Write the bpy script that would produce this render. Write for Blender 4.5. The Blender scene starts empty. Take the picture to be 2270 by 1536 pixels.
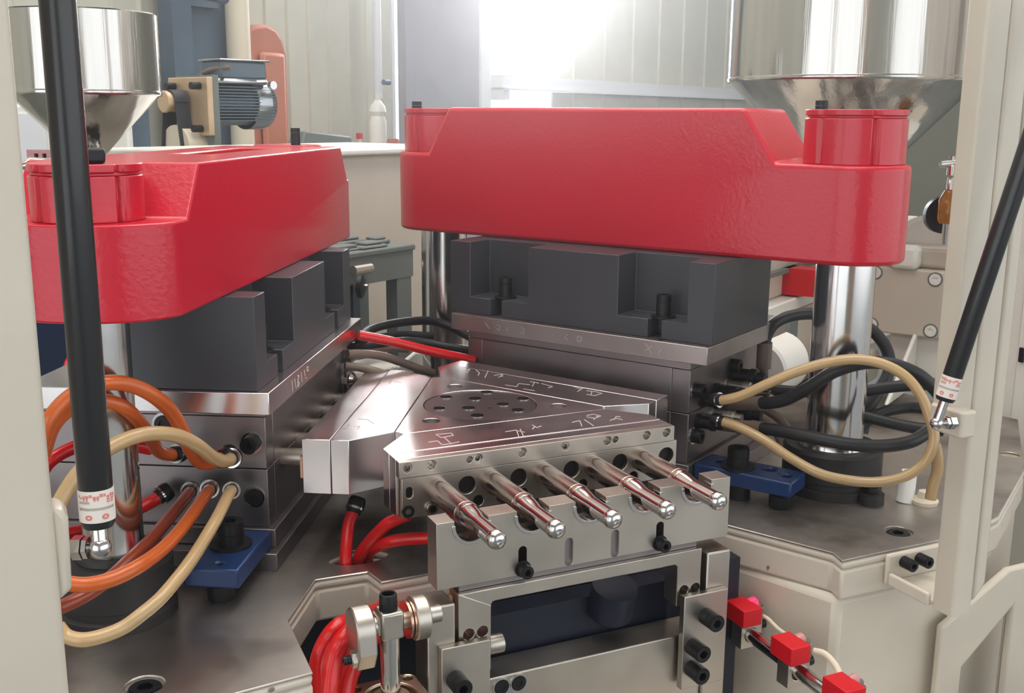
import bpy, bmesh, math, random
from math import pi, sin, cos, radians, sqrt, atan2
from mathutils import Vector, Matrix

# ------------------------------------------------------------------ camera, world, lights, exposure
SC = bpy.context.scene
COL = SC.collection
S = 0.1            # model units below are decimetres; the turret top lies at z = 0 dm, 1.2 m above the floor
ZOFF = 12.0

def V(p):
    return Vector((p[0]*S, p[1]*S, (p[2]+ZOFF)*S))

FW = Vector((0.41546659, 0.88506148, -0.20988973))
RT = Vector((0.90583456, -0.42357498, 0.00692791))
UP = Vector((0.08277241, 0.19300368, 0.97770052))
cam_d = bpy.data.cameras.new('camera')
cam = bpy.data.objects.new('camera', cam_d)
COL.objects.link(cam)
m3 = Matrix((RT, UP, -FW)).transposed()
cam.matrix_world = Matrix.Translation(V((-6.2033, -14.3287, 4.2387))) @ m3.to_4x4()
cam_d.sensor_width = 36
cam_d.lens = 36*2380/2270
cam_d.clip_start = 0.05
SC.camera = cam

W = bpy.data.worlds.new('world')
SC.world = W
W.use_nodes = True
bg = W.node_tree.nodes['Background']
bg.inputs[0].default_value = (0.93, 0.97, 1.0, 1)
bg.inputs[1].default_value = 1.9

SC.view_settings.view_transform = 'Standard'
SC.view_settings.look = 'None'
SC.view_settings.gamma = 1
SC.view_settings.use_curve_mapping = False
SC.view_settings.exposure = 0.22

def frame(k):
    a = {0: -pi/2, 1: pi/6, 2: 5*pi/6}[k]
    n = Vector((cos(a), sin(a), 0)); t = Vector((-n.y, n.x, 0))
    return n, t

def st(k):
    n, t = frame(k)
    def f(s, a, z):
        q = n*a + t*s
        return (q.x, q.y, z)
    return f
WO = lambda x, y, z: (x, y, z)

def area(name, loc, aim, sx, sy, power, col=(1, 1, 1)):
    d = bpy.data.lights.new(name, 'AREA')
    d.shape = 'RECTANGLE'; d.size = sx; d.size_y = sy; d.energy = power; d.color = col
    o = bpy.data.objects.new(name, d); COL.objects.link(o)
    o.location = V(loc)
    o.rotation_euler = (Vector(aim)-Vector(loc)).to_track_quat('-Z', 'Y').to_euler()
    return o

F1 = st(1)
# unseen roof lamps added for overhead light (glowing panels are built further down just above these)
for i, (s, a) in enumerate(((-8, -14), (-8, 16), (18, 2), (18, 34))):
    L = area('roof_fill', F1(s, a, 46), F1(s, a, 0), 3.4, 1.6, 60, (1.0, 0.97, 0.93))


# daylight falling in through the two window openings, and the added lens-flare haze it lights
for a_, w_, z_ in ((52.0, 7.6, 11.0), (38.9, 1.4, 11.0)):
    L = area('window_daylight', F1(36.5, a_, z_), F1(0, a_-22, 2.0), w_*S, 3.0, 55*w_, (0.97, 0.98, 1.0))

# ------------------------------------------------------------------ materials
def lin(c):
    return tuple(((x/255)/12.92 if x/255 <= 0.04045 else ((x/255+0.055)/1.055)**2.4) for x in c)

MATS = {}
def mat(name, col, rough=0.5, metal=0.0, var=0.0, vscale=8.0, bump=0.0, bscale=60.0, coat=0.0, stretch=None,
        trans=0.0, ior=1.45, emit=0.0, rvar=0.0, alpha=1.0, sss=0.0, col2=None, spots=None):
    m = bpy.data.materials.new(name); m.use_nodes = True
    nt = m.node_tree; N = nt.nodes; Lk = nt.links
    b = N['Principled BSDF']
    c = lin(col)
    b.inputs['Base Color'].default_value = (*c, 1)
    b.inputs['Roughness'].default_value = rough
    b.inputs['Metallic'].default_value = metal
    b.inputs['Coat Weight'].default_value = coat
    b.inputs['Coat Roughness'].default_value = 0.08
    b.inputs['IOR'].default_value = ior
    b.inputs['Transmission Weight'].default_value = trans
    b.inputs['Alpha'].default_value = alpha
    if sss:
        b.inputs['Subsurface Weight'].default_value = sss
        b.inputs['Subsurface Radius'].default_value = (0.006, 0.004, 0.002)
    if emit:
        b.inputs['Emission Color'].default_value = (*c, 1)
        b.inputs['Emission Strength'].default_value = emit
    if var or bump or rvar or col2 or spots:
        tc = N.new('ShaderNodeTexCoord'); mp = N.new('ShaderNodeMapping')
        Lk.new(tc.outputs['Object'], mp.inputs['Vector'])
        if stretch: mp.inputs['Scale'].default_value = stretch
        nz = N.new('ShaderNodeTexNoise'); nz.inputs['Scale'].default_value = vscale
        nz.inputs['Detail'].default_value = 5
        Lk.new(mp.outputs[0], nz.inputs['Vector'])
        out = None
        if var or col2:
            mx = N.new('ShaderNodeMix'); mx.data_type = 'RGBA'
            ca = tuple(x*(1-var) for x in c); cb = tuple(min(1, x*(1+var)) for x in c)
            if col2: ca = c; cb = lin(col2)
            mx.inputs['A'].default_value = (*ca, 1); mx.inputs['B'].default_value = (*cb, 1)
            rp = N.new('ShaderNodeValToRGB')
            rp.color_ramp.elements[0].position = 0.38; rp.color_ramp.elements[1].position = 0.62
            Lk.new(nz.outputs['Fac'], rp.inputs[0]); Lk.new(rp.outputs[0], mx.inputs['Factor'])
            out = mx.outputs['Result']
        if spots:
            n3 = N.new('ShaderNodeTexNoise'); n3.inputs['Scale'].default_value = spots[1]; n3.inputs['Detail'].default_value = 2
            Lk.new(tc.outputs['Object'], n3.inputs['Vector'])
            r3 = N.new('ShaderNodeValToRGB')
            r3.color_ramp.elements[0].position = spots[2]; r3.color_ramp.elements[1].position = spots[2]+0.03
            Lk.new(n3.outputs['Fac'], r3.inputs[0])
            m3_ = N.new('ShaderNodeMix'); m3_.data_type = 'RGBA'
            if out: Lk.new(out, m3_.inputs['A'])
            else: m3_.inputs['A'].default_value = (*c, 1)
            m3_.inputs['B'].default_value = (*lin(spots[0]), 1)
            Lk.new(r3.outputs[0], m3_.inputs['Factor']); out = m3_.outputs['Result']
        if out: Lk.new(out, b.inputs['Base Color'])
        if rvar:
            mr = N.new('ShaderNodeMapRange')
            mr.inputs['From Min'].default_value = 0.3; mr.inputs['From Max'].default_value = 0.7
            mr.inputs['To Min'].default_value = max(0.02, rough-rvar); mr.inputs['To Max'].default_value = rough+rvar
            Lk.new(nz.outputs['Fac'], mr.inputs['Value']); Lk.new(mr.outputs[0], b.inputs['Roughness'])
        if bump:
            n2 = N.new('ShaderNodeTexNoise'); n2.inputs['Scale'].default_value = bscale; n2.inputs['Detail'].default_value = 3
            Lk.new(mp.outputs[0], n2.inputs['Vector'])
            bp = N.new('ShaderNodeBump'); bp.inputs['Strength'].default_value = bump; bp.inputs['Distance'].default_value = 0.002
            Lk.new(n2.outputs['Fac'], bp.inputs['Height']); Lk.new(bp.outputs[0], b.inputs['Normal'])
            if coat: Lk.new(bp.outputs[0], b.inputs['Coat Normal'])
    MATS[name] = m
    return m

RED = mat('red_gloss_paint', (198, 5, 42), 0.36, bump=0.2, bscale=150, coat=0.45)
GROUND = mat('ground_steel', (232, 226, 226), 0.22, 1.0, var=0.02, vscale=9, rvar=0.05)
SATIN = mat('satin_steel', (192, 184, 174), 0.36, 1.0, var=0.06, vscale=10, rvar=0.06, bump=0.03, bscale=120)
MOULD = mat('mould_steel', (148, 141, 142), 0.42, 1.0, var=0.06, vscale=9, rvar=0.06)
PLATEN = mat('platen_steel', (168, 160, 158), 0.38, 1.0, var=0.08, vscale=12, spots=((70, 55, 50), 38, 0.70))
DISC = mat('dark_disc_steel', (140, 132, 133), 0.33, 1.0, var=0.05, vscale=16)
TABLE = mat('oily_table_steel', (196, 189, 183), 0.5, 1.0, rvar=0.2, vscale=4.5, col2=(104, 95, 90), bump=0.04, bscale=60)
BLACKO = mat('black_oxide_block', (70, 71, 76), 0.40, 0.25, var=0.06, vscale=6)
SCREW = mat('black_oxide_screw', (38, 38, 41), 0.38, 0.5)
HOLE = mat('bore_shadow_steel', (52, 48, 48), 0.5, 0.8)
CHROME = mat('hard_chrome', (206, 203, 202), 0.14, 1.0, rvar=0.04, vscale=20)
POL = mat('polished_core_steel', (214, 202, 200), 0.11, 1.0)
CORE = mat('warm_core_steel', (188, 172, 165), 0.22, 1.0, var=0.06, vscale=12)
COPPER = mat('copper_bush', (206, 160, 138), 0.25, 1.0)
TIN = mat('stainless_sheet', (204, 200, 196), 0.13, 1.0, var=0.05, vscale=5, stretch=(9, 9, 0.25), bump=0.22, bscale=9, rvar=0.04)
CREAM = mat('cream_paint', (208, 198, 183), 0.42, 0.0, var=0.03, vscale=7, bump=0.08, bscale=25, coat=0.15)
CHIP = mat('chipped_cream_paint', (210, 200, 186), 0.42, 0.0, bump=0.08, bscale=25, coat=0.1, spots=((120, 108, 98), 24, 0.69))
WHITE = mat('white_paint', (238, 236, 230), 0.4, coat=0.15)
BLUE = mat('blue_paint', (24, 52, 98), 0.33, var=0.12, vscale=9, coat=0.2, bump=0.06, bscale=50)
NAVY = mat('dark_navy_frame', (20, 26, 44), 0.5)
COLLAR = mat('blackened_collar', (52, 50, 50), 0.48, 0.4, var=0.1, vscale=10)
STRUTB = mat('strut_black', (34, 34, 37), 0.30, coat=0.3)
LABEL = mat('paper_label', (232, 222, 214), 0.55)
LRED = mat('label_red_print', (222, 130, 120), 0.6)
LGREY = mat('label_grey_print', (176, 166, 160), 0.6)
HORANGE = mat('orange_hose', (196, 92, 34), 0.28, var=0.10, vscale=6, coat=0.3, sss=0.15)
HBROWN = mat('brown_hose', (140, 58, 34), 0.28, var=0.08, vscale=6, coat=0.3, sss=0.1)
HAMBER = mat('amber_hose', (184, 154, 112), 0.25, var=0.08, vscale=6, coat=0.35, sss=0.2)
HRED = mat('red_hose', (206, 18, 22), 0.3, coat=0.3)
HBLACK = mat('black_rubber_hose', (36, 36, 38), 0.45)
HMUD = mat('grey_brown_hose', (118, 102, 92), 0.4)
GREYP = mat('grey_green_paint', (116, 122, 120), 0.5, var=0.04)
SLATE = mat('slate_blue_paint', (92, 108, 124), 0.5, var=0.05)
ALU = mat('cast_aluminium', (214, 196, 176), 0.32, 1.0, var=0.04)
TANP = mat('tan_plate', (206, 178, 146), 0.42, 0.55, var=0.06, vscale=12)
MOTOR = mat('motor_grey', (92, 106, 116), 0.36, 0.3)
SHINY = mat('motor_cowl', (168, 172, 176), 0.16, 1.0)
RUB = mat('belt_rubber', (52, 54, 60), 0.55)
ORANGE = mat('orange_paint', (186, 116, 92), 0.45, var=0.04)
PIPE = mat('beige_pipe', (218, 206, 186), 0.5)
WALLM = mat('ribbed_wall_sheet', (206, 204, 190), 0.55, var=0.02)
STEELCOL = mat('grey_column_paint', (158, 158, 166), 0.55, var=0.03, vscale=4)
SILL = mat('white_rail_paint', (226, 228, 232), 0.5)
FLOOR = mat('grey_floor_paint', (120, 122, 120), 0.35, var=0.08, vscale=2)
CEIL = mat('ceiling_sheet', (196, 196, 194), 0.6)
GLOWP = mat('added_glow_panel', (255, 250, 242), 0.5, emit=1.6)  # glow of the added roof panels, mirrored by bare steel
AMBERG = mat('amber_glass', (214, 140, 48), 0.1, trans=0.6, coat=0.4)
CLEARP = mat('clear_plastic', (235, 228, 222), 0.12, trans=0.9, ior=1.45)
REDP = mat('red_plastic', (206, 12, 30), 0.4)
REDG = mat('lit_red_lens', (255, 40, 90), 0.3, emit=1.1)
PINKT = mat('pink_translucent_cap', (226, 160, 160), 0.3, trans=0.3)
MARK = mat('scribed_bright_line', (222, 208, 206), 0.4, 0.3)
MARKD = mat('scribed_dim_line', (176, 168, 166), 0.4, 0.5)
GLASS = mat('window_glass', (250, 252, 255), 0.02, trans=1.0, ior=1.02)

# ------------------------------------------------------------------ mesh helpers
class G:
    def __init__(self): self.bm = bmesh.new()
    def box(self, x, y, z, M=WO):
        bm = self.bm
        v = [bm.verts.new(M(x[i], y[j], z[k])) for i in (0, 1) for j in (0, 1) for k in (0, 1)]
        for f in ((0, 1, 3, 2), (4, 6, 7, 5), (0, 4, 5, 1), (2, 3, 7, 6), (0, 2, 6, 4), (1, 5, 7, 3)):
            bm.faces.new([v[i] for i in f])
        return self
    def prism(self, pts, w0, w1, M=WO, holes=()):
        """outline pts (u,v) pushed from w0 to w1; M(u,v,w) -> point; holes are further outlines cut right through"""
        bm = self.bm
        if not holes:
            lo = [bm.verts.new(M(u, v, w0)) for u, v in pts]; hi = [bm.verts.new(M(u, v, w1)) for u, v in pts]
            bm.faces.new(lo); bm.faces.new(hi)
            n = len(pts)
            for i in range(n): bm.faces.new((lo[i], lo[(i+1) % n], hi[(i+1) % n], hi[i]))
            return self
        loops = [pts]+list(holes)
        res = []
        for w in (w0, w1):
            es = []; vs = []
            for lp in loops:
                vv = [bm.verts.new(M(u, v, w)) for u, v in lp]; vs.append(vv)
                for i in range(len(vv)): es.append(bm.edges.new((vv[i], vv[(i+1) % len(vv)])))
            bmesh.ops.triangle_fill(bm, use_beauty=True, use_dissolve=False, edges=es)
            res.append(vs)
        for a, b in zip(*res):
            n = len(a)
            for i in range(n): bm.faces.new((a[i], a[(i+1) % n], b[(i+1) % n], b[i]))
        return self
    def lathe(self, prof, o, ax=(0, 0, 1), n=32, close=False):
        """profile (radius, height) turned about axis ax through o"""
        bm = self.bm; ax = Vector(ax).normalized(); o = Vector(o)
        e1 = ax.orthogonal().normalized(); e2 = ax.cross(e1)
        rings = []
        for r, h in prof:
            if r < 1e-6: rings.append([bm.verts.new(o+ax*h)])
            else: rings.append([bm.verts.new(o+ax*h+(e1*cos(2*pi*i/n)+e2*sin(2*pi*i/n))*r) for i in range(n)])
        if close: rings.append(rings[0])
        for A, B in zip(rings, rings[1:]):
            for i in range(n):
                j = (i+1) % n
                if len(A) == 1 and len(B) == 1: break
                if len(A) == 1: bm.faces.new((A[0], B[i], B[j]))
                elif len(B) == 1: bm.faces.new((A[i], B[0], A[j]))
                else: bm.faces.new((A[i], B[i], B[j], A[j]))
        return self
    def cyl(self, p0, p1, r, r1=None, n=24):
        p0 = Vector(p0); d = Vector(p1)-p0
        r1 = r if r1 is None else r1
        return self.lathe([(0, 0), (r, 0), (r1, d.length), (0, d.length)], p0, d, n)
    def tube(self, pts, r, n=12, sub=6):
        P = [Vector(p) for p in pts]
        if sub > 1 and len(P) > 2:
            Q = []
            E = [P[0]*2-P[1]]+P+[P[-1]*2-P[-2]]
            for i in range(1, len(E)-2):
                for k in range(sub):
                    t = k/sub; a, b, c, d = E[i-1:i+3]
                    Q.append(0.5*((2*b)+(c-a)*t+(2*a-5*b+4*c-d)*t*t+(3*b-a-3*c+d)*t**3))
            Q.append(P[-1]); P = Q
        bm = self.bm; rings = []
        up = None
        for i, p in enumerate(P):
            t = (P[min(i+1, len(P)-1)]-P[max(i-1, 0)]).normalized()
            if up is None: up = t.orthogonal().normalized()
            up = (up-t*up.dot(t)).normalized(); sd = t.cross(up)
            rings.append([bm.verts.new(p+(up*cos(2*pi*k/n)+sd*sin(2*pi*k/n))*r) for k in range(n)])
        for A, B in zip(rings, rings[1:]):
            for k in range(n): bm.faces.new((A[k], A[(k+1) % n], B[(k+1) % n], B[k]))
        bm.faces.new(rings[0]); bm.faces.new(rings[-1])
        return self

def circle(cx, cy, r, n=20, r2=None):
    r2 = r if r2 is None else r2
    return [(cx+r*cos(2*pi*i/n), cy+r2*sin(2*pi*i/n)) for i in range(n)]
def slot(cx, y0, y1, r, n=8):
    """vertical round-ended slot between centre heights y0 < y1"""
    return [(cx+r*cos(pi*i/n), y1+r*sin(pi*i/n)) for i in range(n+1)]+[(cx+r*cos(pi+pi*i/n), y0+r*sin(pi+pi*i/n)) for i in range(n+1)]
def rect(x0, x1, y0, y1): return [(x0, y0), (x1, y0), (x1, y1), (x0, y1)]
def rrect(x0, x1, y0, y1, r, n=4):
    out = []
    for cx, cy, a0 in ((x1-r, y1-r, 0), (x0+r, y1-r, pi/2), (x0+r, y0+r, pi), (x1-r, y0+r, 3*pi/2)):
        out += [(cx+r*cos(a0+pi/2*i/n), cy+r*sin(a0+pi/2*i/n)) for i in range(n+1)]
    return out

ORG = {}
def carve(o, ops):
    """exact booleans of o with throw-away meshes, applied at once"""
    tmp = []
    for g, op in ops:
        me = finish(g, ORG[o], False); c = bpy.data.objects.new('cutter', me); COL.objects.link(c); c.parent = o.parent
        md = o.modifiers.new('cut', 'BOOLEAN'); md.object = c; md.operation = op; md.solver = 'EXACT'; tmp.append(c)
    bpy.context.view_layer.update()
    me = bpy.data.meshes.new_from_object(o.evaluated_get(bpy.context.evaluated_depsgraph_get()))
    for md in list(o.modifiers): o.modifiers.remove(md)
    o.data = me
    for c in tmp: bpy.data.objects.remove(c)
    for p in me.polygons: p.use_smooth = True
    me.set_sharp_from_angle(angle=radians(30))
def finish(g, origin, smooth=True, angle=32):
    bm = g.bm
    bmesh.ops.recalc_face_normals(bm, faces=bm.faces)
    o = V(origin)
    for v in bm.verts: v.co = V(v.co)-o
    me = bpy.data.meshes.new('mesh'); bm.to_mesh(me); bm.free()
    if smooth:
        for p in me.polygons: p.use_smooth = True
        me.set_sharp_from_angle(angle=radians(angle))
    return me
def bevel(o, w=0.0012, seg=2):
    b = o.modifiers.new('edge_round', 'BEVEL'); b.width = w; b.segments = seg; b.limit_method = 'ANGLE'; b.angle_limit = radians(40)
    b.harden_normals = False
def tag(o, label, cat, group=None):
    o['label'] = label; o['category'] = cat
    if group: o['group'] = group
    return o
def thing(name, label, cat, loc, group=None):
    o = bpy.data.objects.new(name, None); COL.objects.link(o); o.empty_display_size = 0.02
    o.location = V(loc); ORG[o] = Vector(loc)
    return tag(o, label, cat, group)
def part(name, g, m, parent, label=None, bev=0.0, smooth=True, angle=32):
    org = ORG[parent]
    me = finish(g, org, smooth, angle); me.name = name; me.materials.append(m)
    o = bpy.data.objects.new(name, me); COL.objects.link(o); o.parent = parent; ORG[o] = org
    if label: o['label'] = label
    if bev: bevel(o, bev)
    return o
def solo(name, g, m, label, cat, loc, group=None, bev=0.0, smooth=True, angle=32):
    me = finish(g, loc, smooth, angle); me.name = name; me.materials.append(m)
    o = bpy.data.objects.new(name, me); COL.objects.link(o); o.location = V(loc); ORG[o] = Vector(loc)
    if bev: bevel(o, bev)
    return tag(o, label, cat, group)
def struct(name, g, m, parent=None, bev=0.0, smooth=False):
    me = finish(g, (0, 0, 0), smooth); me.name = name; me.materials.append(m)
    o = bpy.data.objects.new(name, me); COL.objects.link(o); ORG[o] = Vector((0, 0, 0)); o.location = V((0, 0, 0))
    if parent: o.parent = parent; o.location = (0, 0, 0)
    else: o['kind'] = 'structure'
    if bev: bevel(o, bev)
    return o
def inst(me, name, m, parent, pos, axis=(0, 0, 1), label=None, spin=0.0):
    """a part sharing mesh me (built about its own origin along +Z, in metres), set at pos (dm) along axis"""
    o = bpy.data.objects.new(name, me); COL.objects.link(o); o.parent = parent
    q = Vector(axis).normalized().to_track_quat('Z', 'Y').to_matrix().to_4x4() @ Matrix.Rotation(spin, 4, 'Z')
    o.matrix_local = Matrix.Translation((Vector(pos)-ORG[parent])*S) @ q
    ORG[o] = ORG[parent]
    if not me.materials: me.materials.append(m)
    if label: o['label'] = label
    return o
def local_mesh(g, angle=32):
    bm = g.bm; bmesh.ops.recalc_face_normals(bm, faces=bm.faces)
    for v in bm.verts: v.co = v.co*S
    me = bpy.data.meshes.new('screw'); bm.to_mesh(me); bm.free()
    for p in me.polygons: p.use_smooth = True
    me.set_sharp_from_angle(angle=radians(angle))
    return me
SCREWS = {}
def screw(r, h, washer=0.0, sink=0.3):
    """socket head cap screw: head of radius r, height h, hexagon recess, on an optional washer"""
    key = (round(r, 3), round(h, 3), washer)
    if key in SCREWS: return SCREWS[key]
    g = G(); hx = [(r*0.52*cos(pi/3*i), r*0.52*sin(pi/3*i)) for i in range(6)]
    z0 = 0.0
    if washer:
        g.lathe([(0, 0), (washer, 0), (washer, r*0.22), (0, r*0.22)], (0, 0, 0), (0, 0, 1), 24); z0 = r*0.22
    dp = min(h*0.55, r*0.9)
    g.lathe([(0, z0-sink*r), (r, z0-sink*r), (r, z0+h-dp-0.004), (0, z0+h-dp-0.004)], (0, 0, 0), (0, 0, 1), 24)
    g.prism(circle(0, 0, r, 24), z0+h-dp, z0+h-0.06*r, WO, [hx])
    g.prism(circle(0, 0, r*0.92, 24), z0+h-0.06*r, z0+h, WO, [hx])
    SCREWS[key] = local_mesh(g)
    SCREWS[key].materials.append(SCREW)
    return SCREWS[key]
def hexnut(r, h):
    key = ('nut', r, h)
    if key not in SCREWS:
        g = G(); g.prism([(r*cos(pi/3*i), r*sin(pi/3*i)) for i in range(6)], 0, h)
        g.lathe([(0, 0.9*h), (r*0.8, 0.9*h), (r*0.72, 1.12*h), (0, 1.12*h)], (0, 0, 0), (0, 0, 1), 20)
        SCREWS[key] = local_mesh(g)
    return SCREWS[key]
def ribbon(g, pts, z, w, M=WO):
    """a fine raised scribed line of width w along pts (u,v)"""
    for (a, b) in zip(pts, pts[1:]):
        d = Vector((b[0]-a[0], b[1]-a[1])); L = d.length
        if L < 1e-5: continue
        d /= L; nx, ny = -d.y*w/2, d.x*w/2
        g.prism([(a[0]+nx, a[1]+ny), (b[0]+nx, b[1]+ny), (b[0]-nx, b[1]-ny), (a[0]-nx, a[1]-ny)], z, z+0.006, M)
# ------------------------------------------------------------------ the hall
def F1M(s, a, z): return F1(s, a, z)
HZ = (-12, 52)
BS = 35.0          # back wall plane in the frame of the right station
g = G(); g.box((-90, 42), (-62, 130), (-12.3, -12), F1M); struct('floor', g, FLOOR)
g = G()
g.box((-90, 42), (-62, 130), (52, 52.4), F1M); struct('ceiling', g, CEIL)
for s0, s1, a0, a1 in ((-30, 33, -34, -20), (-30, 33, -8, 10), (-30, 33, 22, 38), (-30, 33, 52, 70)):
    g = G(); g.box((s0, s1), (a0, a1), (51.7, 51.95), F1M)
    struct('roof_glow_1', g, GLOWP)  # unseen glowing roof panels, added for the metal to reflect
# back wall: solid sheets between the openings, each with standing ribs
wall = G()
for a0, a1, z0, z1 in ((-62, 38.1, -12, 52), (39.7, 48.0, -12, 52), (48.0, 56.0, -12, -4), (48, 56, 26, 52), (56.0, 130, -12, 52), (38.1, 39.7, -12, -4), (38.1, 39.7, 26, 52)):
    wall.box((BS, BS+0.6), (a0, a1), (z0, z1), F1M)
wb = struct('wall_back', wall, WALLM)
me_rib = {}
a = 8.0
while a < 128:
    if not (37.4 < a < 57.5):
        g = G(); dx = 0.055
        g.prism([(a-0.12, BS), (a-0.05, BS-0.16), (a+0.05, BS-0.16), (a+0.12, BS)], -12, 40, lambda u, v, w: F1(v, u, w))
        struct('rib', g, WALLM, wb)
    a += 1.55 if a < 40 else 4.6
# side wall far to the left with an opening added for beam sheen, right wall
g = G()
g.box((-90, -40), (-62, -61.4), (-12, 52), F1M); g.box((30, 42), (-62, -61.4), (-12, 52), F1M); g.box((-40, 30), (-62, -61.4), (34, 52), F1M)
struct('wall_left', g, WALLM)
g = G(); g.box((-90, 42), (130, 130.6), (-12, 52), F1M); struct('wall_right', g, WALLM)
# window openings glazed and framed
for nm, a0, a1 in (('window_1', 38.1, 39.7), ('window_2', 48.0, 56.0)):
    g = G()
    for x0, x1, z0, z1 in ((a0, a0+0.25, -4, 26), (a1-0.25, a1, -4, 26), (a0, a1, -4, -3.7), (a0, a1, 25.7, 26)):
        g.box((BS-0.1, BS+0.5), (x0, x1), (z0, z1), F1M)
    w_ = struct(nm, g, SILL)
    g = G(); g.box((BS+0.2, BS+0.25), (a0+0.2, a1-0.2), (-3.7, 25.8), F1M); struct('pane', g, GLASS, w_)
# thin haze added to the hall air, standing in for lens flare
hm = bpy.data.materials.new('flare_veil_air'); hm.use_nodes = True
hm.node_tree.nodes.clear()
ho = hm.node_tree.nodes.new('ShaderNodeOutputMaterial'); hv = hm.node_tree.nodes.new('ShaderNodeVolumeScatter')
hv.inputs['Density'].default_value = 0.05; hv.inputs['Anisotropy'].default_value = 0.86; hv.inputs['Color'].default_value = (0.97, 0.96, 1.0, 1)
hm.node_tree.links.new(hv.outputs[0], ho.inputs['Volume'])
g = G(); g.box((-95, 60), (-70, 140), (-13, 60), F1M)
o = solo('veil', g, hm, 'added lens-flare haze filling the hall air near the windows', 'veil', (0, 0, 0)); o['kind'] = 'stuff'
# grey portal column beside the window, its lighter right flange
t = thing('portal_column', 'wide grey steel column standing left of the bright window', 'column', F1(28, 35, -12))
g = G(); g.box((28.1, 28.5), (31.2, 37.75), (-12, 52), F1M); part('web', g, STEELCOL, t, bev=0.003)
g = G(); g.box((27.9, 28.6), (37.75, 38.5), (-12, 52), F1M); part('flange', g, SILL, t, 'paler right hand flange', bev=0.003)
g = G(); g.box((27.95, 28.15), (31.2, 31.9), (-12, 52), F1M); part('flange', g, STEELCOL, t, bev=0.003)
# white rail along the wall
t = thing('wall_rail', 'white horizontal rail running along the back wall across the window', 'rail', F1(34, 48.5, 6.4))
g = G(); g.box((33.9, 34.9), (48.2, 129), (6.1, 6.95), F1M); part('beam', g, SILL, t)
g = G(); g.box((33.6, 34.9), (48.2, 129), (5.95, 6.1), F1M); part('lip', g, SILL, t)
g = G(); g.box((33.8, 34.9), (48.2, 48.9), (5.3, 6.1), F1M); part('bracket', g, SILL, t)
# blue columns, pipe
t = thing('blue_column', 'slate blue steel column behind the electric motor', 'column', F1(33, 23.5, -12))
g = G(); g.box((33.2, 34.2), (20.83, 21.95), (-12, 52), F1M); part('flange', g, SLATE, t)
g = G(); g.box((33.7, 34.4), (21.95, 24.6), (-12, 52), F1M); part('web', g, SLATE, t)
g = G(); g.box((33.3, 34.9), (21.95, 23.7), (9.2, 9.6), F1M); part('ledge', g, SLATE, t)
t = thing('blue_column', 'dark slate column seen under the rim of the small hopper', 'column', F1(34, 19.8, -12))
g = G(); g.box((33.7, 34.6), (18.5, 19.6), (-12, 6.2), F1M); part('web', g, SLATE, t)
g = G(); g.box((33.4, 34.8), (18.2, 18.5), (-12, 6.2), F1M); part('flange', g, SLATE, t)
t = thing('duct_bar', 'dark grey overhead bar beside the small hopper rim', 'bar', F1(32, 19, 10))
g = G(); g.tube([F1(32, 14.5, 12), F1(32, 17.5, 10.2), F1(32, 19, 9.9), F1(32, 23, 9.6)], 0.32, 10); part('pipe', g, SLATE, t)
t = thing('drain_pipe', 'fat beige vertical pipe between blue column and orange cover', 'pipe', F1(33.4, 26.4, -12))
g = G(); g.cyl(F1(32.9, 24.46, -12), F1(32.9, 24.46, 50), 0.58, None, 28); part('tube', g, PIPE, t)
g = G(); g.cyl(F1(32.9, 24.46, 1.6), F1(32.9, 24.46, 2.1), 0.68, None, 28); part('sleeve', g, PIPE, t)
t = thing('orange_housing', 'rounded orange machine housing behind the beige pipe', 'housing', F1(32, 28.4, -12))
g = G(); g.prism([(25.4, -12), (27.9, -12), (27.96, 7.2), (27.75, 8.0), (27.3, 8.5), (26.6, 8.7), (25.9, 8.6), (25.4, 8.4)], 33.2, 34.6, lambda u, v, w: F1(w, u, v)); part('shell', g, ORANGE, t, bev=0.02)
g = G(); g.box((32.8, 33.2), (25.9, 27.5), (-12, 7.3), F1M); part('hatch', g, ORANGE, t, bev=0.02)
# thin pipe with white bottle
t = thing('air_pipe', 'thin pale vertical pipe hanging down the wall above a white bottle', 'pipe', F1(33.6, 36.4, 5))
g = G(); g.cyl(F1(33.8, 35.55, 5.2), F1(33.8, 35.55, 50), 0.26, None, 14); part('tube', g, SILL, t)
g = G(); g.cyl(F1(33.4, 35.6, 6.1), F1(33.4, 36.1, 6.1), 0.16, None, 12); part('tap', g, SLATE, t)
t = thing('white_bottle', 'white plastic bottle standing in front of the pale thin pipe', 'bottle', F1(31, 32.38, 2.4))
g = G(); g.lathe([(0, 0), (0.44, 0), (0.46, 0.1), (0.46, 1.5), (0.36, 1.75), (0.46, 2.0), (0.40, 2.3), (0.16, 2.6), (0.14, 2.85), (0, 2.85)], F1(31, 32.38, 2.42), (0, 0, 1), 24); part('body', g, WHITE, t)
g = G(); g.cyl(F1(31, 32.38, 5.22), F1(31, 32.38, 5.4), 0.18, None, 16); part('cap', g, WHITE, t)
t = thing('orange_tray', 'small orange part lying at the foot of the white bottle', 'tray', F1(31, 34.5, 2.4))
g = G(); g.box((30.6, 31.4), (32.9, 34.6), (2.0, 2.45), F1M); part('pan', g, ORANGE, t, bev=0.01)
g = G(); g.cyl(F1(31, 33.6, 2.45), F1(31, 33.6, 2.95), 0.5, 0.3, 16); part('knob', g, ORANGE, t)
t = thing('wall_ledge', 'pale ledge along the back wall carrying the grey cover and bottle', 'ledge', F1(30.5, 29, 1.8))
g = G(); g.box((29.6, 32.4), (25.0, 36.0), (1.6, 1.99), F1M); part('board', g, CREAM, t, bev=0.005)
for a in (25.4, 35.4):
    g = G(); g.box((30.5, 31.2), (a, a+0.4), (-12, 1.6), F1M); part('leg', g, CREAM, t)
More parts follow.
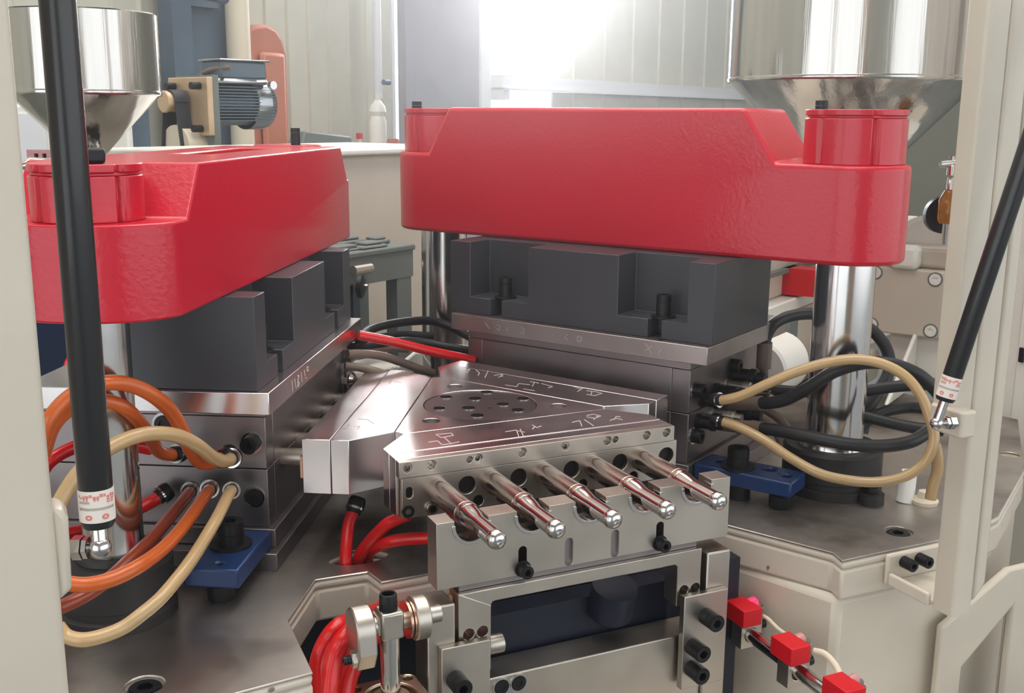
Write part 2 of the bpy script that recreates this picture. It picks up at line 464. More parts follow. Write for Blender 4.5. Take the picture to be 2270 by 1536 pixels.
t = thing('grey_cover', 'low grey sloped cover on the ledge behind the red crossbeam', 'cover', F1(30, 29.5, 2.4))
g = G(); g.prism([(25.4, 2.0), (29.6, 2.0), (29.2, 3.15), (25.9, 3.45)], 30, 31, lambda u, v, w: F1(w, u, v)); part('hood', g, GREYP, t, bev=0.01)
g = G(); g.cyl(F1(30.3, 30.13, 2.3), F1(30.3, 30.13, 3.0), 0.09, None, 12); part('post', g, WHITE, t)
g = G(); g.cyl(F1(30.3, 30.13, 3.0), F1(30.3, 30.13, 3.3), 0.17, None, 12); part('button', g, REDP, t, 'red push button on top')

# ------------------------------------------------------------------ machine table
T0 = -1.7
mir = lambda P: [(-x, y) for x, y in P][::-1]
front_cut = [(-2.2, -1.84), (-2.26, -1.45), (-2.95, -1.42), (-3.55, -2.42), (-3.6, -3.75)]
TOP = [(-9.5, -4.35), (-9.5, 9.3), (-3.6, 9.3), (-2.5, 6.3), (2.0, 6.3), (3.2, 7.4), (8.0, 9.3), (10.5, 7), (12.0, 0.3), (9.43, -2.0), (7.23, -3.38), (5.9, -3.76), (3.78, -3.77), (3.86, -3.49), (3.15, -2.07), (2.9, -1.5), (2.26, -1.45), (2.2, -1.84)] + front_cut
t = thing('machine_bed', 'cream painted machine bed with a bare oily steel top plate', 'machine bed', (0, 0, -12))
hol = [circle(x, y, 0.17, 20) for x, y in ((7.2, -1.9), (9.9, -1.3))] + [circle(-2.22, -0.93, 0.42, 24, 0.24)]
def W2(k, s, a): return st(k)(s, a, 0)[:2]
scr = [W2(2, 5.48, 2.95), W2(1, -5.48, 2.95)]
hol[0] = circle(*scr[1], 0.2, 22)
hol.append(circle(*scr[0], 0.2, 22))
g = G(); g.prism(TOP, T0-0.03, T0, WO, hol); part('top_plate', g, TABLE, t, bev=0.002)
SL = [(x*1.001, y*1.0015) for x, y in TOP]
g = G(); g.prism(SL, -1.85, T0-0.03, WO, hol); g.prism(SL, -2.3, -1.85, WO, [hol[2]])
part('painted_edge', g, CHIP, t, 'cream edge with chipped paint', bev=0.006)
g = G(); g.prism([(3.83, -3.7), (5.9, -3.7), (7.2, -3.32), (9.4, -1.95), (9.6, 6), (3.2, 6), (3.2, -2.05)], -12, -2.3, WO); part('pedestal', g, CREAM, t, 'right pedestal', bev=0.01)
g = G(); g.prism([(-9.3, -4.2), (-4.35, -3.75), (-4.25, -1.2), (-4.2, 6), (-9.3, 6)], -12, -2.3, WO); part('pedestal', g, CREAM, t, 'left pedestal', bev=0.01)
g = G(); g.box((-4.2, 3.2), (-0.6, 4), (-12, -2.3)); part('inner_frame', g, NAVY, t)
g = G(); g.box((1.35, 3.2), (-1.9, -0.6), (-12, -2.3)); part('inner_frame', g, NAVY, t)
g = G(); g.box((0.9, 6.2), (-7.0, -2.0), (-5.5, -5.3)); part('sump_tray', g, CREAM, t, bev=0.005)
for x, y in (scr[0], scr[1]):
    inst(screw(0.17, 0.1, 0, 0.0), 'countersunk_screw', SCREW, t, (x, y, T0-0.118))
# fittings on the right flank of the bed
t2 = thing('side_frame', 'cream side frame with a tapered cut-out right of the right post', 'frame', (6.6, -4.6, -12))
g = G(); g.prism([(5.62, -11.9), (9.6, -11.9), (9.6, -2.32), (6.9, -2.32), (5.62, -3.0)], -3.95, -3.82, lambda u, v, w: (u, w, v), [[(6.1, -9), (7.05, -9), (7.05, -2.95), (6.1, -3.75)]]); part('web_plate', g, CREAM, t2, bev=0.004)
t = thing('knob_wheel', 'black round wheel at the lower right corner beside cream frame', 'wheel', (7.2, -5.0, -4.2))
g = G(); g.lathe([(0, 0), (0.5, 0), (0.55, 0.1), (0.55, 0.3), (0.5, 0.4), (0, 0.4)], (6.75, -5.0, -4.25), (0.3, -1, 0.1), 28); part('rim', g, SCREW, t)
g = G(); g.cyl((6.86, -5.38, -4.2), (6.92, -5.55, -4.18), 0.14, None, 16); part('hub', g, CHROME, t)

# ------------------------------------------------------------------ turret (indexing head)
R0 = 0.8516
t = thing('indexing_head', 'triangular steel indexing head with scribed top in the middle', 'indexing head', (0, 0, -0.8))
def tri(ap, h):
    P = []
    for k in range(3):
        f = st(k); P += [f(-h, ap, 0)[:2], f(h, ap, 0)[:2]]
    return P
hubP = tri(0.992, 1.56)
g = G(); hh = [circle(x, y, 0.125, 20) for x, y in ((0.07, 1.17), (-0.99, -0.545), (1.04, -0.545))]
g.prism(hubP, -0.2, -0.002, WO, [circle(0, 0, R0, 56)]+hh); g.prism(hubP, -0.78, -0.2, WO); part('hub', g, GROUND, t, bev=0.0008)
oval = [(-0.633, 0.041), (-0.313, 0.615), (0.391, 0.641), (0.738, 0.05), (0.385, -0.514), (-0.28, -0.543), (0.064, 0.345), (0.321, -0.126), (-0.238, -0.115)]
g = G(); g.prism(circle(0, 0, R0-0.012, 56), -0.09, -0.012, WO, [circle(x, y, 0.088, 16) for x, y in oval]+[circle(x, y, 0.03, 10) for x, y in ((0.356, 0.234), (0.061, -0.208))])
g.prism(circle(0, 0, R0-0.012, 40), -0.19, -0.09, WO)
ds = part('centre_disc', g, DISC, t, 'dark round disc with port holes', bev=0.0006)
for x, y in oval:
    g = G(); g.lathe([(0.088, 0), (0.1, 0), (0.1, 0.012), (0.088, 0.012)], (x, y, -0.014), (0, 0, 1), 16, True); part('port_rim', g, CHROME, ds)
for k in range(3):
    f = st(k)
    fm = lambda u, v, w, f=f: f(u, v, w)
    g = G(); g.prism([(-1.57, 1.0), (1.57, 1.0), (2.04, 1.53), (2.04, 1.772), (-2.04, 1.772), (-2.04, 1.53)], -0.76, 0, fm)
    part('carrier_block', g, GROUND, t, bev=0.0008)
    back = 2.03 if k == 0 else 2.165
    g = G(); g.prism([(-2.04, 1.78), (2.04, 1.78), (2.04, back), (-2.04, back)], -0.76, 0, fm)
    part('rod_clamp_plate', g, GROUND, t, bev=0.0008)
f0 = st(0)
sz = lambda u, v, w: f0(u, w, v)
hx = (-1.924, -1.604, -1.084, -0.965, -0.332, 0.304, 0.958, 1.085, 1.585, 1.911)
g = G(); g.prism(rect(-2.04, 2.04, -0.215, -0.001), 2.03, 2.165, sz, [circle(x, -0.085, 0.045 if i in (2, 7) else 0.062, 16) for i, x in enumerate(hx)]); part('clamp_strip', g, SATIN, t, bev=0.0006)
g = G()
hp = [circle(x, -0.43, 0.12, 18) for x in (-1.11, -0.37, 0.42, 1.18, 1.93)] + [circle(x, -0.665, 0.075, 16) for x in (-1.605, -0.95, -0.3, 0.6, 1.4)]
hp = hp + [slot(-1.9, -0.45, -0.39, 0.045)]
g.prism(rect(-2.0, 2.1, -0.76, -0.222), 2.06, 2.145, sz, hp); part('rod_plate', g, SATIN, t, bev=0.0008)
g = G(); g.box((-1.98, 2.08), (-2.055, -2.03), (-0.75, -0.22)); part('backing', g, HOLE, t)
inst(screw(0.082, 0.03, 0, 0.2), 'screw', SCREW, t, f0(-1.92, 2.135, -0.665), (0, -1, 0))
for x in (-1.924, -1.084+0.115, 0.304):
    g = G(); g.lathe([(0.036, 0), (0.06, 0), (0.06, 0.05), (0.036, 0.05)], f0(x, 2.155, -0.085), (0, 1, 0), 16, True); part('bushing', g, CHROME, t)
g = G(); g.lathe([(0.05, 0), (0.074, 0), (0.074, 0.13), (0.05, 0.13)], f0(-1.605, 2.2, -0.665), (0, 1, 0), 18, True); part('bushing', g, CHROME, t)
ENG = [[(-2.048,-1.8),(2.017,-1.809)],[(-1.178,-1.206),(-0.964,-1.231),(-0.976,-1.341),(-1.165,-1.372),(-1.178,-1.206)],[(-1.126,-1.389),(-1.141,-1.672)],[(-1.392,-1.495),(-1.261,-1.487),(-1.272,-1.679),(-1.141,-1.672),(-1.013,-1.641)],[(-0.261,-1.47),(-0.082,-1.454),(-0.191,-1.756)],[(-0.102,-1.469),(-0.026,-1.597)],[(-0.017,-1.435),(-0.117,-1.742)],[(0.225,-1.323),(0.224,-1.468),(0.321,-1.414)],[(0.215,-1.416),(0.137,-1.502)],[(0.801,-1.427),(0.945,-1.389),(0.832,-1.663)],[(1.027,-1.374),(0.994,-1.709)],[(1.16,-1.2),(1.285,-1.176),(1.34,-1.305),(1.198,-1.372),(1.125,-1.263)],[(1.298,-1.287),(1.151,-1.429)],[(1.341,-1.563),(1.477,-1.495),(1.53,-1.595)],[(1.424,-1.548),(1.532,-1.415),(1.574,-1.46)],[(0.612,2.076),(0.748,2.162),(0.603,1.937),(0.612,2.076)],[(0.814,2.061),(0.779,1.826),(0.694,1.687)],[(0.977,1.918),(0.735,1.497)],[(0.936,1.582),(1.115,1.61),(0.987,1.456)],[(0.953,1.437),(1.068,1.49)],[(0.839,0.92),(0.955,0.74),(1.078,0.914),(1.206,0.76)],[(1.299,0.95),(1.393,0.809)],[(1.366,0.92),(1.188,0.639)],[(1.413,0.768),(1.486,0.51),(1.38,0.46)],[(0.992,0.566),(1.106,0.392)],[(1.799,0.405),(1.815,0.208),(1.909,0.23)],[(1.848,0.193),(1.7,0.071)],[(1.859,0.064),(1.962,-0.043),(2.003,-0.184),(1.825,-0.257),(1.749,-0.134)],[(1.909,-0.02),(1.787,-0.211)],[(-2.203,-0.33),(-2.102,-0.252),(-2.218,-0.491),(-2.251,-0.429)],[(-2.077,-0.385),(-2.002,-0.418),(-2.082,-0.551)],[(-1.905,-0.038),(-1.802,-0.134),(-1.784,-0.391)],[(-0.91,1.842),(-0.717,1.958),(-0.868,1.694)],[(-0.713,1.856),(-0.642,1.726)],[(-2.494,-0.832),(-0.387,2.874)]]

for i, s_ in enumerate(ENG):
    g = G(); ribbon(g, s_, -0.003, 0.008 if i in (0, len(ENG)-1) else 0.011); part('scribed_mark', g, MARKD if i >= len(ENG)-6 else MARK, t, smooth=False)
# core rods: front set long and bare, left and right sets reaching into the closed moulds
gr = G()
gr.lathe([(0, 0), (0.152, 0), (0.152, 0.90), (0.157, 0.90), (0.157, 0.94), (0.15, 0.95), (0.15, 0.98), (0.158, 0.985), (0.158, 1.03), (0.152, 1.05)], (0, 0, 0), (0, 0, 1), 32)
rod_me = local_mesh(gr); rod_me.name = 'core_rod'; rod_me.materials.append(CORE)
gr = G(); gr.lathe([(0.15, 1.03), (0.145, 1.09), (0.131, 1.18), (0.116, 1.27), (0.110, 1.34), (0.109, 1.76), (0.105, 1.80)], (0, 0, 0), (0, 0, 1), 32)
shaft_me = local_mesh(gr); shaft_me.materials.append(POL)
gr = G(); gr.lathe([(0.106, 1.77), (0.115, 1.79), (0.117, 1.83), (0.103, 1.88), (0.062, 1.91), (0.032, 1.915), (0.027, 1.895), (0, 1.89)], (0, 0, 0), (0, 0, 1), 24)
tip_me = local_mesh(gr, 60); tip_me.materials.append(CHROME)
gr = G(); gr.lathe([(0.146, 0.95), (0.16, 0.96), (0.16, 0.985), (0.146, 0.995)], (0, 0, 0), (0, 0, 1), 32, True)
ring_me = local_mesh(gr); ring_me.materials.append(COPPER)
RODX = [-1.515, -0.76, 0.0, 0.755, 1.51]
for x in RODX:
    r_ = inst(rod_me, 'core_rod', CORE, t, f0(x, 2.13, -0.43), (0, -1, 0))
    for me, nm, lb in ((shaft_me, 'polished_shaft', None), (tip_me, 'rod_tip', None), (ring_me, 'neck_ring', 'coppery ring')):
        c_ = bpy.data.objects.new(nm, me); COL.objects.link(c_); c_.parent = r_
        if lb: c_['label'] = lb
gr = G(); gr.lathe([(0, 0), (0.128, 0), (0.128, 0.5), (0, 0.5)], (0, 0, 0), (0, 0, 1), 24)
stub_me = local_mesh(gr); stub_me.materials.append(SATIN)
for k in (1, 2):
    n, _ = frame(k)
    for x in RODX: inst(stub_me, 'core_rod', SATIN, t, st(k)(x, 2.14, -0.43), n)
g = G(); g.box((2.165, 2.2), (1.95, 2.03), (-0.55, -0.25), lambda a, s, z: st(2)(s, a, z)); part('copper_shim', g, COPPER, t)

# ------------------------------------------------------------------ moulds, platens, clamps of the two stations
def side(k): return 'left' if k == 2 else 'right'
for k in (2, 1):
    f = st(k); sg = 1 if k == 2 else -1          # sg: sign of s at the end that faces the camera
    fm = lambda u, v, w, f=f: f(u, v, w)
    B3 = lambda u, v, w, f=f: f(u, v, w)
    nm = side(k)
    zb = 2.0 if k == 2 else 2.06
    # base platen under the lower mould half
    tb = thing('base_platen', 'dark steel base platen under the %s mould' % ('left' if k == 2 else 'right'), 'platen', f(0, 4, T0))
    g = G(); g.box((-2.5, 2.5), (2.42, 6.0), (T0, -1.46), B3); part('foot_plate', g, MOULD, tb, bev=0.001)
    g = G(); g.box((-2.28, 2.28), (2.5, 6.0), (-1.455, -1.205), B3); part('riser', g, MOULD, tb, bev=0.001)
    # mould halves
    tl = thing('mould_half', 'lower half of the grey steel mould at the %s clamp' % nm, 'mould', f(0, 3.5, -1.2))
    g = G(); g.box((-1.88, 1.88), (2.6, 5.9), (-1.2, -0.392), B3); part('cavity_block', g, MOULD, tl, bev=0.0008)
    for q in (-1, 1):
        g = G(); g.box((min(q*1.885, q*2.2), max(q*1.885, q*2.2)), (2.6, 5.9), (-1.2, -0.392), B3); part('end_plate', g, MOULD, tl, bev=0.0008)
    tu = thing('mould_half', 'upper half of the grey steel mould at the %s clamp' % nm, 'mould', f(0, 3.5, -0.38))
    for q in (-1, 1):
        g = G(); g.box((min(q*1.885, q*2.2), max(q*1.885, q*2.2)), (2.6, 5.9), (-0.378, 0.33), B3); part('end_plate', g, MOULD, tu, bev=0.0008)
    g = G(); g.box((-1.88, 1.88), (2.6, 5.9), (-0.378, 0.33), B3); part('cavity_block', g, MOULD, tu, bev=0.0008)
    g = G(); g.box((-2.2, 2.2), (2.6, 5.9), (0.335, 0.488), B3); part('backing_plate', g, MOULD, tu, bev=0.0008)
    e = f(sg, 0, 0); ex = (e[0], e[1], 0)
    se = sg*2.2
    for a, z, tgt in ((2.79, -0.02, tu), (2.79, -0.78, tl)):
        inst(screw(0.115, 0.17 if (k == 2 and z < -0.5) is False else 0.03, 0, 0.2), 'screw', SCREW, tgt, f(se, a, z), ex)
        g = G(); g.lathe([(0.12, 0), (0.145, 0), (0.145, 0.02), (0.12, 0.02)], f(se, a, z), ex, 24, True); part('screw_seat', g, CHROME, tgt)
    if k == 2:
        inst(screw(0.12, 0.05, 0, 0.2), 'screw', SCREW, tu, f(se, 3.98, 0.2), ex)
        g = G(); g.lathe([(0.125, 0), (0.16, 0), (0.16, 0.02), (0.125, 0.02)], f(se, 3.98, 0.2), ex, 24, True); part('screw_seat', g, CHROME, tu)
    else:
        inst(screw(0.12, 0.17, 0, 0.2), 'screw', SCREW, tu, f(se, 4.2, 0.12), ex)
    # adapter plate above the mould
    tp = thing('adapter_plate', ('spotted grey adapter plate clamped over the right mould' if k == 1 else 'clean grey adapter plate clamped over the left mould'), 'plate', f(0, 4, 0.49))
    g = G(); g.box((-2.6 if k == 2 else -2.57, 2.65 if k == 2 else 2.42), (2.39, 5.7), (0.491, 0.779), B3); part('slab', g, PLATEN if k == 1 else GROUND, tp, bev=0.0012)
    su = lambda u, v, w, f=f: f(u, w, v)
    g = G()
    if k == 2:
        for p_ in ([(1.63, 0.70), (1.60, 0.54)], [(1.50, 0.69), (1.44, 0.54)], [(1.36, 0.70), (1.28, 0.68), (1.36, 0.62), (1.28, 0.57), (1.36, 0.54), (1.36, 0.62)], [(1.17, 0.70), (1.15, 0.56)], [(1.02, 0.70), (0.98, 0.60)], [(0.88, 0.71), (0.80, 0.70), (0.82, 0.64), (0.88, 0.66), (0.88, 0.71)], [(0.96, 0.57), (0.92, 0.56)]):
            ribbon(g, p_, 2.388, 0.018, su)
    else:
        for p_ in ([(1.68, 0.70), (1.56, 0.58)], [(1.42, 0.68), (1.34, 0.66), (1.36, 0.58), (1.44, 0.62)], [(1.2, 0.66), (1.18, 0.6)], [(0.9, 0.70), (0.84, 0.66), (0.86, 0.59), (0.93, 0.6)], [(-0.04, 0.68), (0.02, 0.64), (-0.05, 0.58)], [(-0.24, 0.69), (-0.32, 0.67), (-0.3, 0.59), (-0.22, 0.6), (-0.24, 0.69)], [(-1.5, 0.72), (-1.62, 0.56)], [(-1.62, 0.69), (-1.5, 0.60)], [(-1.78, 0.66), (-1.72, 0.58)]):
            ribbon(g, p_, 2.388, 0.016, su)
    part('scribed_number', g, MARK if k == 2 else MARKD, tp, smooth=False)
    # black spacer with two bolt pockets
    tsp = thing('spacer_block', 'black pocketed spacer block under the %s red crossbeam' % nm, 'spacer', f(0, 3.7, 0.78))
    g = G(); g.box((-2.57, 2.57), (2.56, 4.8), (0.781, zb-0.002), B3)
    blk = part('block', g, BLACKO, tsp)
    ops = []
    for q in (-1, 1):
        g = G(); g.box((min(q*0.88, q*2.12), max(q*0.88, q*2.12)), (2.4, 3.15), (1.08, zb+0.3), B3); ops.append((g, 'DIFFERENCE'))
        g = G(); g.box((min(q*1.44, q*1.68), max(q*1.44, q*1.68)), (2.35, 2.95), (0.6, 1.2), B3); ops.append((g, 'DIFFERENCE'))
    carve(blk, ops); bevel(blk, 0.001)
    for q in (-1.56, 1.56):
        inst(screw(0.12, 0.34, 0.2, 0.0), 'screw', SCREW, tsp, f(q, 2.86, 1.082))
    # columns
    sc, ac, rc, rn = (3.85, 3.98, 0.348, 0.605) if k == 2 else (-4.0, 4.29, 0.46, 0.762)
    so = -sc*1.02
    zsh, zt = (3.07, 3.70) if k == 2 else (3.555, 4.37)
    for s_, far in ((sc, False), (so, True)):
        lab = {(2, False): 'shiny chrome column beside the left orange hoses', (2, True): 'far chrome column of the left clamp, mostly hidden', (1, False): 'shiny chrome column inside the black hoses at right', (1, True): 'far chrome column between the two moulds'}[(k, far)]
        tc = thing('tie_column', lab, 'column', f(s_, ac, T0))
        g = G(); g.cyl(f(s_, ac, T0), f(s_, ac, zsh+0.02), rc, None, 48); part('bar', g, CHROME, tc, angle=50)
        g = G(); g.lathe([(rc+0.005, 0), (rc+0.1, 0), (rc+0.08, 0.06), (rc+0.005, 0.07)], f(s_, ac, -0.95), (0, 0, 1), 40, True); part('wiper_ring', g, CHROME if k == 1 else COLLAR, tc)
        rb = 0.69 if k == 2 else 0.81
        tcol = thing('guide_collar', {(2, False): 'black guide collar at the foot of the left chrome column', (2, True): 'black guide collar hidden behind the left mould', (1, False): 'black guide collar at the foot of the right chrome column', (1, True): 'black guide collar under the far column between the moulds'}[(k, far)], 'collar', f(s_, ac, T0))
        g = G(); g.lathe([(rc+0.004, 0), (rb, 0), (rb, 0.13), (rb-0.05, 0.16), (rb-0.05, 0.24), (rb-0.02, 0.26), (rb-0.02, 0.70), (rb-0.06, 0.745), (rc+0.12, 0.75), (rc+0.004, 0.72)], f(s_, ac, T0+0.002), (0, 0, 1), 48, True); part('sleeve', g, COLLAR, tcol)
        if not far and k == 1:
            d = Vector(f(s_, ac, 0))
            vv = (Vector((-6.2, -14.33, 0))-Vector((d.x, d.y, 0))).normalized(); vr = Vector((-vv.y, vv.x, 0))
            q = d+vv*rb*0.75+vr*rb*0.78
            g = G(); g.cyl((q.x, q.y, T0), (q.x, q.y, T0+0.17), 0.2, None, 20); part('lug', g, COLLAR, tcol)
            inst(screw(0.1, 0.1, 0, 0), 'screw', SCREW, tcol, (q.x, q.y, T0+0.17))
            g = G(); q = d+vv*(rb-0.03)+vr*rb*0.25
        # red nut collars on top of the beam
        tn = thing('clamp_collar', {(2, False): 'round red clamp collar on the near end of the left crossbeam', (2, True): 'round red clamp collar at the far end of the left crossbeam', (1, False): 'round red clamp collar on the near end of the right crossbeam', (1, True): 'round red clamp collar at the far end of the right crossbeam'}[(k, far)], 'collar', f(s_, ac, zsh))
        d = f(s_, ac, 0)
        base = atan2(-14.33-d[1], -6.2-d[0])
        offs = (-0.72, 0.42) if k == 1 else (-0.95, 0.58)
        def grooved(r, dep):
            P = []; n = 72
            for i in range(n):
                an = 2*pi*i/n; rr = r
                for o_ in (base+offs[0], base+offs[1], base+pi+offs[0], base+pi+offs[1]):
                    dd = (an-o_+pi) % (2*pi)-pi
                    if abs(dd) < 0.045: rr = r-dep
                P.append((d[0]+rr*cos(an), d[1]+rr*sin(an)))
            return P
        g = G(); g.prism(grooved(rn, 0.07), zsh, zt-0.13, WO); g.prism(circle(d[0], d[1], rn-0.035, 48), zt-0.13, zt-0.09, WO); g.prism(grooved(rn, 0.07), zt-0.09, zt, WO)
        part('body', g, RED, tn, bev=0.0012)
        if k == 1:
            p_ = (Vector(d[:2]) + Vector((cos(base-0.98), sin(base-0.98)))*rn*0.82)
            if far: p_ = (Vector(d[:2]) + Vector((cos(base-1.3), sin(base-1.3)))*rn*0.7)
            inst(screw(0.095, 0.13, 0, 0.0), 'screw', SCREW, tn, (p_.x, p_.y, zt))
        elif far:
            inst(screw(0.085, 0.3, 0, 0.0), 'screw', SCREW, tn, (d[0]+0.1, d[1]-0.2, zt))
        else:
            p_ = (Vector(d[:2]) + Vector((cos(base+0.45), sin(base+0.45)))*rn*0.55)
            g = G(); g.box((p_.x-0.22, p_.x+0.06), (p_.y-0.12, p_.y+0.12), (zt, zt+0.17)); part('stop_block', g, SCREW, tn, 'black stop block', bev=0.004)
    # red crossbeam
    tx = thing('crossbeam', ('glossy red crossbeam above the left mould with a top slot' if k == 2 else 'large glossy red crossbeam above the right mould'), 'crossbeam', f(0, ac, zb))
    a_in = 2.93 if k == 2 else 3.43
    hw = ac-a_in
    re_ = 0.72 if k == 2 else 0.86            # length of the rounded ends beyond the column axis
    hp = [(3.617, zsh), (3.20, 3.685), (-3.64, 3.685), (-4.09, zsh)] if k == 2 else [(3.784, zsh), (3.30, 4.386), (-2.526, 4.386), (-3.071, zsh)]
    hi_, lo_ = max(sc, so), min(min(sc, so), -4.12 if k == 2 else 0)
    g = G(); bm = g.bm; N_ = 24; a_out = a_in+2*hw
    vtx = lambda s, a, z: bm.verts.new(f(s, a, z))
    near = [(hi_+re_*sin(pi*i/N_), ac-hw*cos(pi*i/N_)) for i in range(N_+1)]
    far_ = [(lo_-re_*sin(pi*i/N_), ac+hw*cos(pi*i/N_)) for i in range(N_+1)]
    nb, nt_ = [vtx(s, a, zb) for s, a in near], [vtx(s, a, zsh) for s, a in near]
    fb, ft = [vtx(s, a, zb) for s, a in far_], [vtx(s, a, zsh) for s, a in far_]
    hf, hbk = [vtx(s, a_in, z) for s, z in hp], [vtx(s, a_out, z) for s, z in hp]
    for L0, L1 in ((nb, nt_), (fb, ft)):
        for i in range(N_): bm.faces.new((L0[i], L0[i+1], L1[i+1], L1[i]))
    bm.faces.new(nb+fb)
    bm.faces.new([fb[-1], nb[0], nt_[0]]+hf+[ft[-1]])
    bm.faces.new([nb[-1], fb[0], ft[0]]+hbk[::-1]+[nt_[-1]])
    bm.faces.new(nt_+[hbk[0], hf[0]]); bm.faces.new(ft+[hf[3], hbk[3]])
    for i in range(3): bm.faces.new((hf[i], hf[i+1], hbk[i+1], hbk[i]))
    bx = part('beam', g, RED, tx)
    if k == 2:
        g = G(); g.box((-2.6, 0.6), (3.75, 4.35), (3.3, 3.9), B3); carve(bx, [(g, 'DIFFERENCE')])
    bevel(bx, 0.007, 3)
    # blue hold-down clamp
    s0, s1 = (2.3, 3.62) if k == 2 else (-3.92, -2.3)
    tk = thing('hold_down_clamp', ('blue hold-down clamp on the base of the left mould' if k == 2 else 'blue hold-down clamp with extra holes beside the right mould'), 'clamp', f(3*sg, 2.9, T0))
    ha = [circle(3.72*-1, 2.98, 0.09, 16), circle(-3.40, 3.12, 0.1, 16), circle(-2.6, 3.05, 0.11, 16)] if k == 1 else [circle(3.42, 2.85, 0.05, 12)]
    a0, a1 = (2.55, 3.25) if k == 2 else (2.66, 3.32)
    g = G(); g.prism(rect(s0, s1, a0, a1), -1.45, -1.2, fm); kb = part('bar', g, BLUE, tk)
    ops = []
    for h_ in ha:
        g = G(); g.prism(h_, -1.3, -1.1, fm); ops.append((g, 'DIFFERENCE'))
    carve(kb, ops); bevel(kb, 0.003)
    inst(screw(0.17, 0.30, 0.27, 0.0), 'screw', SCREW, tk, f(2.86*sg if k == 2 else -2.95, 2.9, -1.2))
    g = G(); g.lathe([(0, 0), (0.16, 0), (0.17, 0.05), (0.17, 0.2), (0.13, 0.25), (0, 0.25)], f(3.35*sg if k == 2 else -3.68, 2.88, T0), (0, 0, 1), 20); part('foot_screw', g, SCREW, tk)
    if k == 1:
        g = G(); g.cyl(f(-3.0, 2.9, T0), f(-3.0, 2.9, -1.45), 0.17, None, 18); part('foot_screw', g, SCREW, tk)
# ------------------------------------------------------------------ stripping station at the front
t = thing('stripper_bar', 'long steel stripper bar with five notches under the core rods', 'bar', f0(0, 3.3, -1.17))
XS = [-1.6, -0.8, -0.01, 0.775, 1.56]
out = [(-2.04, -1.17), (2.07, -1.17), (2.07, -0.35)]
for x in reversed(XS):
    out += [(x+0.215, -0.35)]+[(x+0.215*cos(-pi*i/12), -0.42+0.215*sin(-pi*i/12)) for i in range(13)]+[(x-0.215, -0.35)]
out += [(-2.04, -0.35)]
hs = [slot(x, -1.10, -0.86, 0.055) for x in (-0.935, 1.01)] + [slot(x, -1.12, -0.86, 0.055) for x in (-0.305, 0.35)]
g = G(); g.prism(out, 3.155, 3.45, sz, hs); part('bar', g, SATIN, t, bev=0.001)
for x in XS:
    g = G(); n_ = 14
    arc = [(x+0.25*cos(pi*0.02-pi*1.04*i/n_), -0.42+0.25*sin(pi*0.02-pi*1.04*i/n_)) for i in range(n_+1)]
    arc2 = [(x+0.205*cos(pi*0.02-pi*1.04*i/n_), -0.42+0.205*sin(pi*0.02-pi*1.04*i/n_)) for i in range(n_+1)]
    g.prism(arc+arc2[::-1], 3.30, 3.462, sz); part('notch_liner', g, CHROME, t, 'bright half-round notch liner', bev=0.0005)
for x in (-0.305, 0.35):
    g = G(); g.box((x-0.07, x+0.07), (-3.40, -3.36), (-1.17, -0.8)); part('slot_floor', g, MOULD, t)
for x in (-0.935, 1.01):
    inst(screw(0.083, 0.13, 0.105, 0.0), 'screw', SCREW, t, f0(x, 3.452, -1.09), (0, -1, 0))
    g = G(); g.box((x-0.07, x+0.07), (-3.2, -3.17), (-1.15, -0.8)); part('slot_floor', g, HOLE, t)

t = thing('stripper_carriage', 'open steel frame carrying the notched stripper bar', 'frame', f0(0, 3.4, -3.2))
out = [(-1.79, -2.3), (-1.37, -2.3), (-1.37, -1.47)] + [(-1.37+0.06-0.06*cos(pi/2*i/5), -1.47+0.06*sin(pi/2*i/5)) for i in range(6)] + [(1.27-0.06+0.06*sin(pi/2*i/5), -1.47+0.06*cos(pi/2*i/5)) for i in range(6)] + [(1.27, -2.0), (1.40, -2.0), (1.64, -2.0), (1.64, -1.25), (-1.79, -1.25)]
g = G(); g.prism(out, 3.2, 3.5, sz, [circle(-1.66, -1.78, 0.07, 16), circle(-1.48, -1.78, 0.07, 16), circle(1.38, -1.80, 0.07, 16), circle(1.56, -1.80, 0.07, 16)]); part('arch_plate', g, SATIN, t, bev=0.0012)
g = G(); g.box((-1.75, 1.6), (-3.42, -3.16), (-1.245, -1.172)); part('seat_strip', g, MOULD, t)
for nm_, x0, x1, mm in (('guide_block', -2.2, -1.85, SATIN), ('guide_block', 1.7, 2.06, SATIN)):
    g = G(); g.box((x0, x1), (-3.55, -3.12), (-4.6, -1.32)); part(nm_, g, mm, t, bev=0.002)
for x0, x1, zb_ in ((-2.07, -1.45, -3.4), (1.29, 1.97, -3.12)):
    g = G(); g.box((x0, x1), (-3.66, -3.552), (zb_, -1.81)); br = part('cover_plate', g, SATIN, t, bev=0.001)
for x, z in ((-1.90, -2.22), (-1.63, -2.72), (1.63, -2.13), (1.44, -2.52), (1.44, -2.83)):
    inst(screw(0.115, 0.26, 0, 0.0), 'screw', SCREW, t, f0(x, 3.66, z), (0, -1, 0))
g = G(); g.box((-1.845, 1.695), (-3.5, -3.02), (-3.6, -2.42)); part('cross_block', g, SATIN, t, bev=0.0015)
for x in (-1.23, -1.0):
    g = G(); g.lathe([(0.1, 0), (0.12, 0), (0.12, 0.012), (0.1, 0.012)], f0(x, 3.5, -2.56), (0, -1, 0), 24, True); part('screw_seat', g, CHROME, t)
    inst(screw(0.1, 0.012, 0, 0.0), 'screw', SCREW, t, f0(x, 3.502, -2.56), (0, -1, 0))
g = G(); g.cyl((-1.82, -3.34, -1.3), (-1.82, -3.34, -1.75), 0.045, None, 12); part('copper_pin', g, COPPER, t, 'thin copper pin')
